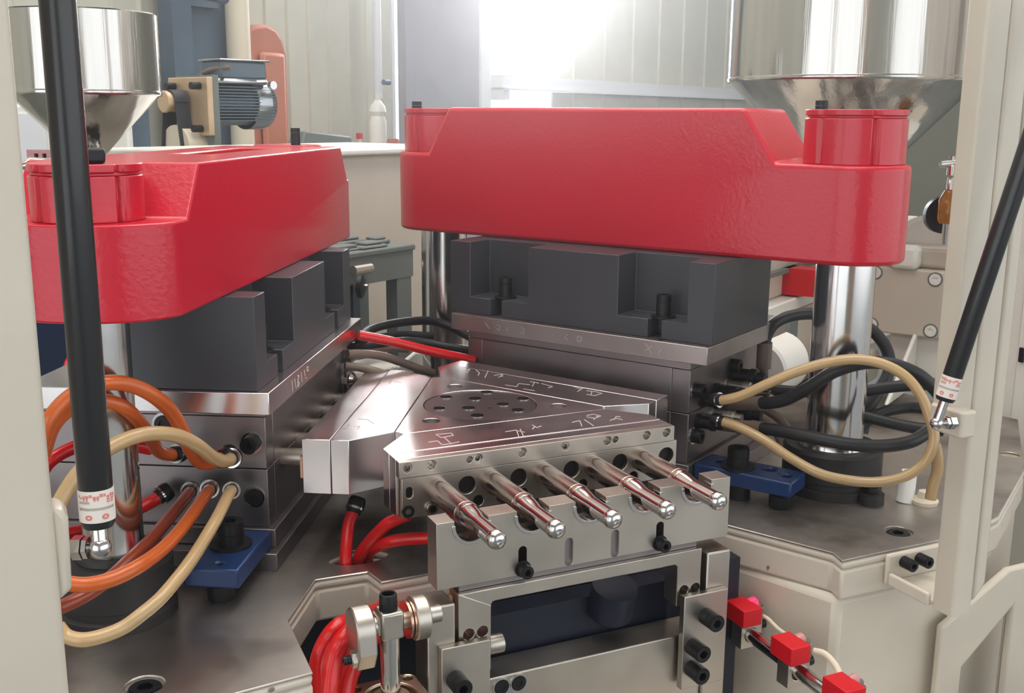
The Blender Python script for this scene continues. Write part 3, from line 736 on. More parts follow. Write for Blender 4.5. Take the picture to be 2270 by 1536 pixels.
g = G(); g.lathe([(0, 0), (0.10, 0), (0.12, 0.05), (0.12, 0.22), (0, 0.22)], (-1.36, -3.3, -2.08), (1, 0, 0), 20); part('roller', g, SATIN, t)
g = G(); g.box((-1.6, 1.5), (-2.95, -2.6), (-4.5, -1.9)); part('rear_plate', g, NAVY, t)
g = G(); g.lathe([(0, 0), (0.25, 0), (0.3, 0.06), (0.3, 0.5), (0, 0.5)], (0.55, -3.0, -2.2), (0, -0.3, 1), 20); part('motor_can', g, NAVY, t)

t = thing('lift_cylinder', 'upright pneumatic lift cylinder with steel clevis left of the frame', 'cylinder', (-2.72, -3.72, -4.0))
cx_, cy_ = -2.72, -3.74
g = G(); g.cyl((cx_, cy_, -3.0), (cx_, cy_, -1.45), 0.112, None, 28); part('piston_rod', g, CHROME, t)
g = G(); g.box((cx_-0.135, cx_+0.135), (cy_-0.14, cy_+0.14), (-1.45, -1.13)); part('rod_eye', g, SATIN, t, bev=0.003)
g = G(); g.lathe([(0.065, -0.05), (0.098, -0.05), (0.105, 0), (0.098, 0.17), (0.092, 0.19), (0.07, 0.19), (0.065, 0.1)], (cx_-0.01, cy_, -1.13), (0, 0, 1), 28, True); part('grease_cap', g, SCREW, t, bev=0.001)
def lobed(r, n=40, flat=True):
    return [(r*cos(2*pi*i/n), max(r*sin(2*pi*i/n), -9)) for i in range(n)]
yz = lambda u, v, w: (w, cy_+u, -1.30+v)
g = G(); g.prism(circle(0, 0, 0.25, 32), cx_+0.26, cx_+0.43, yz); part('clevis_cheek', g, SATIN, t, bev=0.002)
g = G(); P = [(0.25*cos(a_), 0.25*sin(a_)) for a_ in [radians(d_) for d_ in range(-30, 181, 15)]] + [(-0.27, -0.2), (-0.16, -0.42), (0.02, -0.36), (0.2, -0.24)]
g.prism(P, cx_-0.44, cx_-0.22, yz); part('clevis_cheek', g, SATIN, t, bev=0.002)
g = G(); g.cyl((cx_-0.3, cy_, -1.30), (cx_+0.6, cy_, -1.30), 0.1, None, 24); part('pivot_pin', g, SATIN, t)
for x in (0.19, 0.235):
    g = G(); g.lathe([(0.1, 0), (0.215, 0), (0.215, 0.03), (0.1, 0.03)], (cx_+x, cy_, -1.30), (1, 0, 0), 28, True); part('copper_washer', g, COPPER, t)
g = G(); g.box((cx_-0.16, cx_-0.13), (cy_-0.1, cy_+0.1), (-1.38, -1.18)); part('spacer', g, SATIN, t)
inst(screw(0.05, 0.14, 0, 0.0), 'screw', SCREW, t, (cx_-0.44, cy_-0.14, -1.57), (-1, 0, 0))
inst(hexnut(0.1, 0.05), 'hex_nut', SATIN, t, (cx_-0.44, cy_-0.14, -1.57), (-1, 0, 0))
# housing: square flange with ears, round gland
fl = rrect(cx_-0.42, cx_+0.42, cy_-0.42, cy_+0.42, 0.12)
g = G(); g.prism(fl, -2.36, -2.2, WO, [circle(cx_, cy_, 0.3, 32)]+[circle(cx_+a_, cy_+b_, 0.06, 14) for a_ in (-0.31, 0.31) for b_ in (-0.31, 0.31)]); part('end_cap', g, ALU, t, bev=0.002)
g = G(); g.prism(fl, -4.2, -2.36, WO); part('barrel', g, ALU, t, bev=0.004)
g = G(); g.lathe([(0.13, 0), (0.24, 0), (0.24, 0.12), (0.22, 0.14), (0.13, 0.14)], (cx_, cy_, -2.34), (0, 0, 1), 36, True); part('rod_gland', g, ALU, t)

# ------------------------------------------------------------------ sensor rail
t = thing('sensor_rail', 'chrome round bar jutting toward the viewer under the red sensors', 'rail', (3.0, -3.0, -3.1))
g = G(); g.cyl((3.0, -2.6, -3.03), (3.0, -6.2, -3.18), 0.105, None, 28); part('bar', g, CHROME, t)
g = G(); g.box((2.6, 2.95), (-2.62, -2.3), (-4.4, -1.95)); part('support_post', g, NAVY, t)
for i, y in enumerate((-2.78, -3.82, -4.86)):
    z = -3.06+(y+2.98)*0.075
    ts = thing('sensor', ('red position sensor nearest the steel frame, its lens lit', 'red position sensor in the middle of the chrome bar', 'red position sensor nearest the viewer at the picture edge')[i], 'sensor', (3.0, y, z), 'red sensors on the chrome bar')
    g = G(); g.prism(rect(2.83, 3.19, z-0.2, z+0.2), y-0.12, y+0.12, lambda u, v, w: (u, w, v), [circle(3.0, z, 0.108, 20)]); part('clamp_block', g, SATIN, ts, bev=0.001)
    inst(screw(0.08, 0.12, 0, 0.0), 'screw', SCREW, ts, (3.19, y, z+0.08), (1, 0, 0))
    g = G(); g.box((2.74, 3.06), (y-0.26, y+0.18), (z+0.21, z+0.47)); part('housing', g, REDP, ts, bev=0.0012)
    g = G(); g.box((3.06, 3.18), (y-0.15, y+0.15), (z+0.21, z+0.40)); part('clear_cover', g, CLEARP, ts, bev=0.0012)
    g = G(); g.lathe([(0, 0), (0.085, 0), (0.085, 0.1), (0.05, 0.13), (0, 0.13)], (3.05, y+0.02, z+0.40), (1, 0, 0.2), 18); part('lamp', g, REDG if i == 0 else PINKT, ts, 'glowing pink-red lamp' if i == 0 else 'unlit pinkish lamp')
    g = G(); g.cyl((3.18, y+0.05, z+0.3), (3.32, y+0.1, z+0.3), 0.06, 0.045, 14); part('cable_gland', g, HMUD, ts)

# ------------------------------------------------------------------ hoses
H = {
 'L_orange_outer': [(-3.84,-0.75,-0.05), (-4.05,-0.89,-0.09), (-4.25,-1.01,-0.05), (-4.39,-1.23,0.17), (-4.51,-1.44,0.49), (-4.65,-1.63,0.81), (-4.84,-1.82,1.06), (-5.06,-1.91,1.23), (-5.30,-2.00,1.32), (-5.54,-2.01,1.30), (-5.78,-2.03,1.19), (-5.97,-2.10,1.00), (-6.09,-2.11,0.71)],
 'L_orange_inner': [(-4.41,-0.43,-0.07), (-4.58,-0.57,-0.03), (-4.73,-0.75,0.09), (-4.86,-1.18,0.40), (-4.99,-1.50,0.68), (-5.16,-1.81,0.95), (-5.33,-1.87,1.07), (-5.54,-1.88,1.10), (-5.78,-1.85,1.01), (-5.95,-1.81,0.82), (-6.07,-1.83,0.52)],
 'L_cream': [(-3.81,-0.78,-0.10), (-3.99,-1.13,-0.03), (-4.19,-1.44,0.15), (-4.39,-1.74,0.40), (-4.61,-1.93,0.59), (-4.84,-2.08,0.70), (-5.08,-2.24,0.75), (-5.30,-2.36,0.73), (-5.55,-2.49,0.65), (-5.73,-2.55,0.52), (-5.89,-2.63,0.34), (-6.03,-2.73,0.12), (-6.11,-2.75,-0.13)],
 'L_red_fit': [(-4.57,-0.10,-0.67), (-4.74,-0.15,-0.75), (-4.94,-0.09,-0.86), (-5.22,0.01,-1.01), (-5.57,-0.07,-1.06), (-5.84,-0.26,-1.01), (-6.06,-0.38,-0.95)],
 'L_brown': [(-4.30,-0.33,-0.61), (-4.43,-0.71,-0.59), (-4.75,-1.36,-0.62), (-5.00,-1.92,-0.61), (-5.24,-2.37,-0.60), (-5.43,-2.63,-0.64), (-5.62,-2.78,-0.70), (-5.80,-2.88,-0.75), (-6.04,-2.95,-0.80), (-6.21,-2.88,-0.86)],
 'L_orange_low': [(-4.08,-0.53,-0.55), (-4.21,-0.91,-0.52), (-4.55,-1.66,-0.55), (-4.82,-2.22,-0.55), (-5.06,-2.66,-0.52), (-5.30,-3.00,-0.49), (-5.54,-3.11,-0.52), (-5.80,-3.11,-0.53), (-6.04,-3.09,-0.46), (-6.18,-3.02,-0.43)],
 'L_amber_low': [(-3.84,-0.75,-0.54), (-3.96,-1.13,-0.48), (-4.20,-1.71,-0.53), (-4.44,-2.18,-0.61), (-4.67,-2.65,-0.65), (-4.88,-3.01,-0.69), (-5.09,-3.27,-0.76), (-5.30,-3.42,-0.83), (-5.47,-3.46,-0.91), (-5.65,-3.50,-0.94), (-5.86,-3.52,-0.94), (-6.01,-3.44,-0.91), (-6.09,-3.38,-0.81)],
 'L_red_up': [(-4.66,0.27,-0.22), (-4.80,0.24,-0.14), (-5.09,0.17,-0.04), (-5.47,0.15,0.03), (-5.75,0.05,-0.00), (-5.97,-0.10,-0.07), (-6.09,-0.07,-0.23)],
 'L_red_back1': [(-5.43,3.62,0.47), (-5.53,3.19,0.39), (-5.59,2.85,0.22), (-5.57,2.24,0.09), (-5.53,1.88,0.07), (-5.61,1.56,-0.01), (-5.71,1.34,-0.17), (-5.79,1.22,-0.35)],
 'L_red_back2': [(-5.50,1.33,0.20), (-5.67,1.29,0.17), (-5.83,1.23,0.07), (-5.96,1.14,-0.08), (-6.06,1.14,-0.29)],
 'R_amber_loop': [(3.63,-0.88,-0.11), (3.68,-1.06,-0.07), (3.85,-1.29,0.04), (4.09,-1.57,0.26), (4.38,-1.83,0.47), (4.72,-2.12,0.65), (5.06,-2.37,0.73), (5.34,-2.63,0.69), (5.57,-2.88,0.53), (5.72,-3.08,0.25), (5.77,-3.23,-0.06), (5.80,-3.30,-0.28), (5.76,-3.32,-0.48), (5.67,-3.28,-0.70), (5.45,-3.17,-0.90), (5.17,-2.95,-1.02), (4.85,-2.69,-1.04), (4.50,-2.40,-0.97), (4.25,-2.01,-0.80), (4.02,-1.63,-0.59), (3.81,-1.22,-0.46), (3.63,-0.90,-0.42)],
 'R_black_a': [(4.46,-0.96,-0.23), (4.51,-1.20,-0.17), (4.61,-1.44,-0.06), (4.75,-1.78,0.20), (4.97,-2.05,0.48), (5.35,-2.25,0.62), (5.68,-2.46,0.62), (6.01,-2.65,0.49), (6.27,-2.76,0.27), (6.48,-2.88,-0.02)],
 'R_black_b': [(4.29,-1.19,-0.57), (4.41,-1.46,-0.54), (4.59,-1.88,-0.53), (4.82,-2.22,-0.55), (5.12,-2.48,-0.58), (5.49,-2.66,-0.59), (5.83,-2.81,-0.53), (6.13,-2.81,-0.44), (6.48,-2.82,-0.25)],
 'R_black_elbow': [(5.49,0.28,0.34), (5.52,0.30,0.52), (5.67,0.29,0.75), (5.99,0.28,0.86), (6.41,0.20,0.89), (6.98,0.03,0.82), (7.36,-0.19,0.64), (7.50,-0.43,0.40), (7.50,-0.60,0.15), (7.38,-0.72,-0.09), (7.12,-0.78,-0.38), (6.86,-0.84,-0.69), (6.75,-0.87,-1.03)],
 'R_black_c': [(4.87,0.10,-0.19), (5.28,-0.11,-0.28), (5.69,-0.32,-0.32), (6.32,-0.61,-0.32), (6.77,-0.92,-0.27), (7.08,-1.16,-0.18), (7.42,-1.42,-0.12), (7.76,-1.68,-0.07)],
 'R_black_d': [(6.43,-0.85,-0.64), (6.66,-1.09,-0.69), (6.92,-1.34,-0.75), (7.22,-1.60,-0.80), (7.55,-1.87,-0.81)],
 'R_black_e': [(6.58,-0.98,-0.90), (6.76,-1.03,-0.74), (7.02,-1.12,-0.61), (7.33,-1.26,-0.55), (7.53,-1.46,-0.54), (7.80,-1.61,-0.64)],
 'R_brown_a': [(4.89,0.10,-0.63), (5.24,-0.07,-0.66), (5.47,-0.21,-0.78), (5.61,-0.33,-1.00), (5.64,-0.53,-1.31), (5.62,-0.69,-1.58)],
 'R_brown_b': [(4.76,-0.07,-0.65), (5.04,-0.21,-0.70), (5.24,-0.35,-0.86), (5.35,-0.45,-1.10), (5.37,-0.63,-1.33), (5.35,-0.78,-1.52)],
 'R_drain': [(6.11,-3.05,-0.53), (6.16,-3.07,-0.74), (6.18,-3.07,-0.96), (6.15,-3.05,-1.18), (6.13,-3.04,-1.40)],
 'C_red_link': [(-0.94,3.06,0.56), (-0.34,3.03,0.40), (0.31,3.01,0.19), (0.99,3.09,-0.02), (1.21,3.09,-0.09)],
 'C_black_a': [(-0.84,3.38,0.43), (-0.48,4.00,0.43), (-0.03,4.46,0.41), (0.59,4.84,0.37), (1.13,4.92,0.32), (1.51,4.70,0.17), (1.74,4.33,0.03)],
 'C_black_b': [(-0.90,3.47,0.22), (-0.45,3.71,0.21), (0.12,3.89,0.20), (0.56,3.90,0.14), (0.93,3.71,0.07), (1.26,3.32,0.04)],
 'C_brown_a': [(-1.24,2.75,0.32), (-0.97,2.84,0.28), (-0.57,2.97,0.18), (-0.17,3.08,0.01), (0.17,3.10,-0.15), (0.46,3.17,-0.27)],
 'C_brown_b': [(-1.29,2.73,0.13), (-1.02,2.70,0.07), (-0.82,2.59,0.02), (-0.59,2.58,-0.07)],
 'C_black_c': [(-0.96,3.40,0.29), (-0.35,4.01,0.26), (0.32,4.47,0.20), (0.96,4.49,0.12)],
 'C_brown_c': [(-1.14,3.10,0.12), (-0.67,3.57,0.15), (-0.18,3.79,0.12), (0.22,3.81,0.06)],
 'F_red_a': [(-2.10,-0.55,-1.02), (-2.17,-0.61,-1.14), (-2.29,-0.71,-1.32), (-2.42,-0.98,-1.72), (-2.42,-0.98,-2.20)],
 'F_red_b': [(-1.81,-1.83,-0.83), (-1.92,-1.69,-0.93), (-2.05,-1.50,-1.10), (-2.22,-0.93,-1.72), (-2.22,-0.93,-2.20)],
 'F_red_c': [(-1.48,-2.11,-1.11), (-1.65,-1.98,-1.13), (-1.86,-1.78,-1.19), (-2.03,-1.55,-1.30), (-2.06,-0.86,-1.72), (-2.06,-0.86,-2.20)],
 'W_red_a': [(-1.84,-1.41,-2.21), (-2.68,-2.50,-1.80), (-3.10,-3.04,-1.58), (-3.27,-3.10,-1.70), (-3.38,-3.15,-1.88), (-3.42,-3.23,-2.06), (-3.44,-3.40,-2.31)],
 'W_red_b': [(-1.80,-1.66,-2.21), (-2.74,-3.00,-1.63), (-3.12,-3.46,-1.48), (-3.27,-3.53,-1.61), (-3.35,-3.59,-1.78), (-3.40,-3.66,-1.95), (-3.44,-3.71,-2.19)],
 'W_red_c': [(-1.64,-1.75,-2.29), (-2.42,-2.85,-1.79), (-2.84,-3.20,-1.75), (-3.00,-3.28,-1.93), (-3.13,-3.38,-2.10), (-3.22,-3.51,-2.35)],
 'W_red_d': [(-1.74,-1.68,-2.21), (-2.48,-2.60,-1.81), (-2.85,-2.87,-1.78), (-3.01,-2.94,-1.95), (-3.12,-3.06,-2.16), (-3.21,-3.20,-2.47)],
 'S_wire_a': [(3.19,-2.89,-2.79), (3.20,-3.01,-2.79), (3.19,-3.24,-2.83), (3.19,-3.47,-2.84), (3.16,-3.68,-2.83)],
 'S_wire_b': [(3.21,-3.98,-2.82), (3.27,-4.12,-2.81), (3.28,-4.31,-2.87), (3.20,-4.51,-2.93), (3.05,-4.68,-3.00)],
 'M_cable': [(-0.92,18.21,5.15), (-0.83,17.77,5.37), (-0.58,17.34,5.48), (-0.23,16.95,5.51)],
}

def hose(key, name, label, m, r, cat='hose', group=None, ends=(), em=CHROME, sub=6, gl=0.16):
    pts = H[key]
    t = thing(name, label, cat, pts[0], group)
    g = G(); g.tube(pts, r, 14, sub); part('tube', g, m, t, angle=60)
    for e_ in ends:
        a, b = (Vector(pts[0]), Vector(pts[1])) if e_ == 0 else (Vector(pts[-1]), Vector(pts[-2]))
        d = (b-a).normalized()
        g = G(); g.lathe([(0, -0.03), (r*1.25, -0.03), (r*1.45, 0.02), (r*1.45, gl*0.55), (r*1.2, gl*0.6), (r*1.2, gl), (0, gl)], a, d, 20); part('fitting', g, SCREW, t, 'black screwed fitting')
        g = G(); g.lathe([(r*1.2, gl*0.55), (r*1.55, gl*0.55), (r*1.55, gl*0.72), (r*1.2, gl*0.72)], a, d, 20, True); part('clamp_ring', g, em, t, 'bright clamp ring')
    return t
hose('L_orange_outer', 'water_hose', 'tall arching orange hose in front of the left chrome column', HORANGE, 0.088, ends=(0,))
hose('L_orange_inner', 'water_hose', 'lower arching orange-brown hose just under the tall orange arch', HORANGE, 0.082, ends=(0,))
hose('L_cream', 'water_hose', 'pale amber hose arching across the left chrome column', HAMBER, 0.085, ends=(0,))
hose('L_red_fit', 'water_hose', 'red hose from the leftmost lower mould fitting behind the column', HRED, 0.088, ends=(0,))
hose('L_brown', 'water_hose', 'dark brown-red hose running down from the lower left mould', HBROWN, 0.08, ends=(0,))
hose('L_orange_low', 'water_hose', 'rust orange hose sweeping down across the black collar', HORANGE, 0.082, ends=(0,))
hose('L_amber_low', 'water_hose', 'long amber hose sweeping low in front of the left collar', HAMBER, 0.075, ends=(0,))
hose('L_red_up', 'water_hose', 'red hose passing behind the left column at mid height', HRED, 0.088)
hose('L_red_back1', 'water_hose', 'thin red hose hanging steeply behind the left gas strut', HRED, 0.10)
hose('L_red_back2', 'water_hose', 'red hose crossing low behind the left gas strut', HRED, 0.10)
hose('R_amber_loop', 'water_hose', 'big amber hose loop in front of the right chrome column', HAMBER, 0.078, ends=(0, 1))
hose('R_black_a', 'hydraulic_hose', 'black hose arching over the right chrome column', HBLACK, 0.1)
hose('R_black_b', 'hydraulic_hose', 'black hose sagging across the right black collar', HBLACK, 0.1)
hose('R_black_elbow', 'hydraulic_hose', 'black hose looping behind the right column from a steel elbow', HBLACK, 0.105)
hose('R_black_c', 'hydraulic_hose', 'black hose running level behind the right column, upper one', HBLACK, 0.1)
hose('R_black_d', 'hydraulic_hose', 'black hose running level behind the right column, lower one', HBLACK, 0.1)
hose('R_black_e', 'hydraulic_hose', 'short black hose arching beside the right strut ball joint', HBLACK, 0.1)
hose('R_brown_a', 'hydraulic_hose', 'grey-brown hose curving down behind the blue right clamp, outer one', HMUD, 0.075)
hose('R_brown_b', 'hydraulic_hose', 'grey-brown hose curving down behind the blue right clamp, inner one', HMUD, 0.075)
t = hose('R_drain', 'drain_hose', 'short cloudy hose dropping into a white cup on the bed', HAMBER, 0.085)
p_ = st(1)(-5.48, 4.4, T0)
g = G(); g.lathe([(0, 0), (0.2, 0), (0.21, 0.06), (0.12, 0.1), (0.1, 0.2), (0, 0.2)], p_, (0, 0, 1), 24); part('cup', g, PIPE, t)
g = G(); g.lathe([(0.1, 0.0), (0.14, 0.0), (0.12, 0.5), (0.09, 0.5)], (p_[0]-0.22, p_[1]+0.2, T0), (0.1, 0, 1), 16, True); part('sleeve', g, WHITE, t)
hose('C_red_link', 'air_hose', 'straight bright red hose linking the two moulds', HRED, 0.085)
hose('C_black_a', 'hydraulic_hose', 'highest black hose arching behind the middle column', HBLACK, 0.085)
hose('C_black_b', 'hydraulic_hose', 'black hose beside the straight red hose in the middle', HBLACK, 0.085)
hose('C_brown_a', 'hydraulic_hose', 'brown hose lying over the white back end of the indexing head', HMUD, 0.075)
hose('C_brown_b', 'hydraulic_hose', 'short brown hose under the end of the left adapter plate', HMUD, 0.07)
hose('C_black_c', 'hydraulic_hose', 'black hose curving between left plate and middle column', HBLACK, 0.075)
hose('C_brown_c', 'hydraulic_hose', 'grey-brown hose under the straight red hose', HMUD, 0.07)
hose('F_red_a', 'water_hose', 'red hose dropping straight from under the indexing head', HRED, 0.085, ends=(0,), gl=0.2)
hose('F_red_b', 'water_hose', 'red hose curving down from the front plate corner into the bed hole', HRED, 0.085)
hose('F_red_c', 'water_hose', 'red hose running out from behind the stripper bar', HRED, 0.082)
hose('W_red_a', 'water_hose', 'leftmost fat red hose in the dark well', HRED, 0.105)
hose('W_red_b', 'water_hose', 'bright fat red hose in the dark well beside the lift cylinder', HRED, 0.105)
hose('W_red_c', 'water_hose', 'shaded red hose directly behind the lift cylinder clevis', HRED, 0.125)
hose('W_red_d', 'water_hose', 'deep red hose at the back of the dark well', HRED, 0.11)
hose('S_wire_a', 'sensor_cable', 'thin white cable running down from the lit red sensor', PIPE, 0.03, 'cable')
hose('S_wire_b', 'sensor_cable', 'white cable curving from the middle red sensor to the next', PIPE, 0.045, 'cable')
# plumbing blocks at the right mould end
f1 = st(1); e1 = f1(-1, 0, 0)
t = thing('hose_manifold', 'cluster of black and steel pipe fittings on the right mould end', 'fitting', f1(-2.2, 3.4, -0.3))
for a, z, L, r, m in ((3.12, -0.25, 0.4, 0.1, SCREW), (2.95, -0.58, 0.42, 0.1, SCREW), (3.6, -0.2, 0.5, 0.1, SCREW), (3.95, -0.16, 0.62, 0.09, SATIN), (4.25, -0.05, 0.6, 0.13, SCREW), (3.45, -0.55, 0.55, 0.09, SATIN), (4.3, -0.32, 0.7, 0.1, CHROME), (3.9, -0.6, 0.7, 0.1, SCREW)):
    g = G(); g.lathe([(0, 0), (r*1.3, 0), (r*1.3, 0.05), (r, 0.06), (r, L*0.55), (r*1.15, L*0.57), (r*1.15, L*0.75), (r*0.8, L*0.78), (r*0.8, L), (0, L)], f1(-2.2, a, z), (e1[0], e1[1], 0), 20); part('fitting', g, m, t)
for i, (kk, ln) in enumerate((('R_black_a', 0.8), ('R_black_b', 0.75))):
    a_, b_ = Vector(H[kk][0]), Vector(H[kk][1]); d = (a_-b_).normalized()
    g = G(); g.cyl(a_-d*0.05, a_+d*ln, 0.115, 0.1, 18); part('crimp_sleeve', g, HMUD, t, 'brown crimped sleeve')
a_ = Vector(H['R_black_elbow'][0])
g = G(); g.cyl(a_+Vector((0, 0, 0.1)), a_-Vector((0, 0, 0.36)), 0.13, None, 18); part('crimp_sleeve', g, HMUD, t, 'brown crimped sleeve')
g = G(); g.tube([a_-Vector((0, 0, 0.3)), a_-Vector((0, 0, 0.62)), a_+Vector((-0.1, 0.0, -0.82)), Vector(f1(-2.4, 4.2, -0.25))], 0.085, 12, 6); part('elbow', g, HMUD, t)

# ------------------------------------------------------------------ gas struts and door posts
def strut(label, ball, end, top, r, rr, post_pt, lab0, lab1, flip):
    t = thing('gas_strut', label, 'gas strut', ball)
    ball, end, top = Vector(ball), Vector(end), Vector(top)
    d = (top-end).normalized()
    L = (top-end).length
    g = G(); g.lathe([(0, 0), (r*0.86, 0), (r, r*0.3), (r, L), (0, L)], end, d, 40); part('body', g, STRUTB, t)
    g = G(); g.cyl(ball+(end-ball)*0.15, end+d*0.02, rr, None, 24); part('rod', g, CHROME, t)
    g = G(); g.lathe([(0, -rr*1.35)]+[(rr*1.35*sin(pi*i/10), -rr*1.35*cos(pi*i/10)) for i in range(1, 10)]+[(0, rr*1.35)], ball, d, 24); part('ball_joint', g, CHROME, t)
    q = (Vector(post_pt)-ball); ql = q.length; q.normalize()
    g = G(); g.cyl(ball, ball+q*ql, rr*0.55, None, 18); part('stud', g, CHROME, t)
    inst(hexnut(rr*1.5, ql*0.25), 'hex_nut', CHROME, t, ball+q*ql*0.45, q)
    inst(hexnut(rr*1.35, ql*0.12), 'hex_nut', CHROME, t, ball+q*ql*0.3, q)
    g = G(); g.lathe([(r+0.001, lab0), (r+0.004, lab0), (r+0.004, lab1), (r+0.001, lab1)], end, d, 40, True); lb = part('paper_label', g, LABEL, t, 'white label with red and grey print')
    # print: rows of small strokes wrapped on the label, two red roundels
    cv = (Vector((-6.2, -14.33, 4.24))-end); cv = (cv-d*cv.dot(d)).normalized(); sd = d.cross(cv)
    h_ = lab1-lab0
    def dot(an, y, wa, hh, gg):
        n = max(1, int(wa/0.12)+1); R_ = r+0.006
        lo = []; hi = []
        for i in range(n+1):
            a2 = an-wa/2+wa*i/n; p0 = end+(cv*cos(a2)+sd*sin(a2))*R_
            lo.append(gg.bm.verts.new(p0+d*(lab0+y-hh/2))); hi.append(gg.bm.verts.new(p0+d*(lab0+y+hh/2)))
        for i in range(n): gg.bm.faces.new((lo[i], lo[i+1], hi[i+1], hi[i]))
    random.seed(5 if flip else 3)
    gr_, gg_ = G(), G()
    an = -1.15
    while an < 1.2:
        w_ = random.uniform(0.08, 0.2); dot(an+w_/2, h_*0.83+random.uniform(-0.01, 0.01), w_, random.uniform(0.03, 0.08)*h_*1.6, gr_)
        if random.random() < 0.6: dot(an+w_/2, h_*0.76, w_*0.4, h_*0.14, gr_)
        an += w_+0.05
    for dx_ in (0.62, 0.9):
        dot(dx_, h_*0.67, 0.05, h_*0.14, gr_); dot(dx_+0.13, h_*0.67, 0.05, h_*0.14, gr_); dot(dx_+0.065, h_*0.72, 0.18, h_*0.03, gr_); dot(dx_+0.065, h_*0.62, 0.18, h_*0.03, gr_)
    dot(-0.75, h_*0.65, 0.7, h_*0.07, gg_)
    an = -1.15
    while an < 1.15:
        w_ = random.uniform(0.03, 0.1); dot(an+w_/2, h_*0.45, w_, h_*0.07, gg_); an += w_+0.025
    dot(0, h_*0.41, 2.3, h_*0.012, gg_)
    for dx_ in (-0.5, 0.45):
        for i in range(9):
            u_ = (i-4)/4.5; ww = 0.42*sqrt(max(0.02, 1-u_*u_))
            if i in (3, 4, 5): dot(dx_-ww*0.34, h_*(0.18+0.085*u_), ww*0.32, h_*0.02, gr_); dot(dx_+ww*0.34, h_*(0.18+0.085*u_), ww*0.32, h_*0.02, gr_)
            else: dot(dx_, h_*(0.18+0.085*u_), ww, h_*0.02, gr_)
    part('red_print', gr_, LRED, lb, smooth=False); part('grey_print', gg_, LGREY, lb, smooth=False)
    return t
strut('slender black gas strut hanging upright at left with a printed label', (-5.783, -6.237, 1.076), (-5.782, -6.201, 1.230), (-5.767, -5.954, 5.876), 0.124, 0.062, (-6.04, -6.12, 1.07), 0.06, 0.30, False)
strut('slanting black gas strut at right ending on the cream post', (3.777, -5.179, 0.638), (3.850, -5.203, 0.918), (4.884, -5.629, 5.698), 0.116, 0.058, (4.19, -5.16, 0.60), 0.05, 0.31, True)


t = thing('door_post', 'cream square door post at the left picture edge', 'post', (-6.35, -6.1, -2))
g = G(); g.prism(rrect(-6.75, -6.085, -6.35, -5.7, 0.05), -12, 14, WO); part('tube', g, CREAM, t)
g = G(); g.prism([(-6.1, 0.72), (-6.0, 0.80), (-5.985, 1.35), (-6.03, 1.43), (-6.1, 1.45)], -6.3, -6.0, lambda u, v, w: (u, w, v)); part('stud_bracket', g, CREAM, t, bev=0.004)
t = thing('door_post', 'cream square door post at right carrying the leaning gas strut', 'post', (4.8, -4.8, -2.2))
g = G(); g.prism(rrect(4.6, 4.95, -4.98, -4.62, 0.05), -2.17, 16, WO); part('tube', g, CREAM, t)
g = G(); g.prism([(5.0, -2.05), (5.2, -1.8), (5.2, 16), (5.0, 16)], -4.95, -4.65, lambda u, v, w: (u, w, v)); part('stiffener', g, CREAM, t, bev=0.004)
t = thing('door_frame', 'cream door frame upright hung beside the right post above the strut ball', 'door frame', (4.4, -4.85, 0.35))
g = G(); g.prism(rrect(4.2, 4.585, -4.98, -4.68, 0.04), 0.62, 16, WO); part('upright', g, CREAM, t)
g = G(); g.prism(rrect(4.14, 4.40, -5.24, -4.7, 0.06), 0.40, 0.74, WO); part('stud_bracket', g, CREAM, t, bev=0.003)
# bracket from bed edge to post
t = thing('post_bracket', 'cream angle bracket bolting the right post to the bed edge', 'bracket', (4.6, -4.2, -2.17))
g = G(); g.prism(rect(4.54, 5.6, -2.17, -1.72), -3.86, -3.778, lambda u, v, w: (u, w, v)); part('back_plate', g, CREAM, t, bev=0.004)
g = G(); g.box((4.55, 4.62), (-4.6, -3.86), (-2.17, -1.98)); part('arm', g, CREAM, t, bev=0.003)
g = G(); g.box((4.62, 5.5), (-4.6, -3.86), (-2.17, -2.1)); part('shelf', g, CREAM, t, bev=0.003)
for x in (4.83, 5.12): inst(screw(0.085, 0.2, 0, 0.0), 'screw', SCREW, t, (x, -3.86, -1.86), (0, -1, 0))

# ------------------------------------------------------------------ hoppers
def hopper(label, c, R, ztop, zsh, zbot, rb, zfoot):
    t = thing('hopper', label, 'hopper', (c[0], c[1], zbot))
    g = G(); g.lathe([(R, zsh), (R, ztop), (R+0.03, ztop+0.02), (R-0.04, ztop+0.02), (R-0.04, zsh)], (c[0], c[1], 0), (0, 0, 1), 72, True); part('drum', g, TIN, t, angle=50)
    g = G(); g.lathe([(R, zsh), (rb, zbot), (rb-0.04, zbot), (R-0.04, zsh)], (c[0], c[1], 0), (0, 0, 1), 72, True); part('cone', g, TIN, t, angle=50)
    g = G(); g.lathe([(R+0.0, zsh-0.05), (R+0.025, zsh), (R+0.0, zsh+0.05)], (c[0], c[1], 0), (0, 0, 1), 72); part('seam', g, TIN, t, angle=60)
    g = G(); g.lathe([(0, zbot-0.5), (rb*1.2, zbot-0.5), (rb*1.2, zbot-0.2), (rb, zbot-0.18), (rb, zbot+0.02), (0, zbot+0.02)], (c[0], c[1], 0), (0, 0, 1), 32); part('neck', g, TIN, t)
    g = G(); g.box((c[0]-rb*1.6, c[0]+rb*1.6), (c[1]-rb*1.6, c[1]+rb*1.6), (zbot-0.75, zbot-0.5)); part('slide_gate', g, SCREW, t)
    g = G(); g.box((c[0]-rb*1.3, c[0]+rb*1.3), (c[1]-rb*1.3, c[1]+rb*1.3), (zfoot, zbot-0.75)); part('throat', g, CREAM, t)
    return t
hopper('small stainless cone hopper behind the left red crossbeam', (-4.558, 9.864), 1.50, 6.187, 4.637, 3.329, 0.26, -1.69)
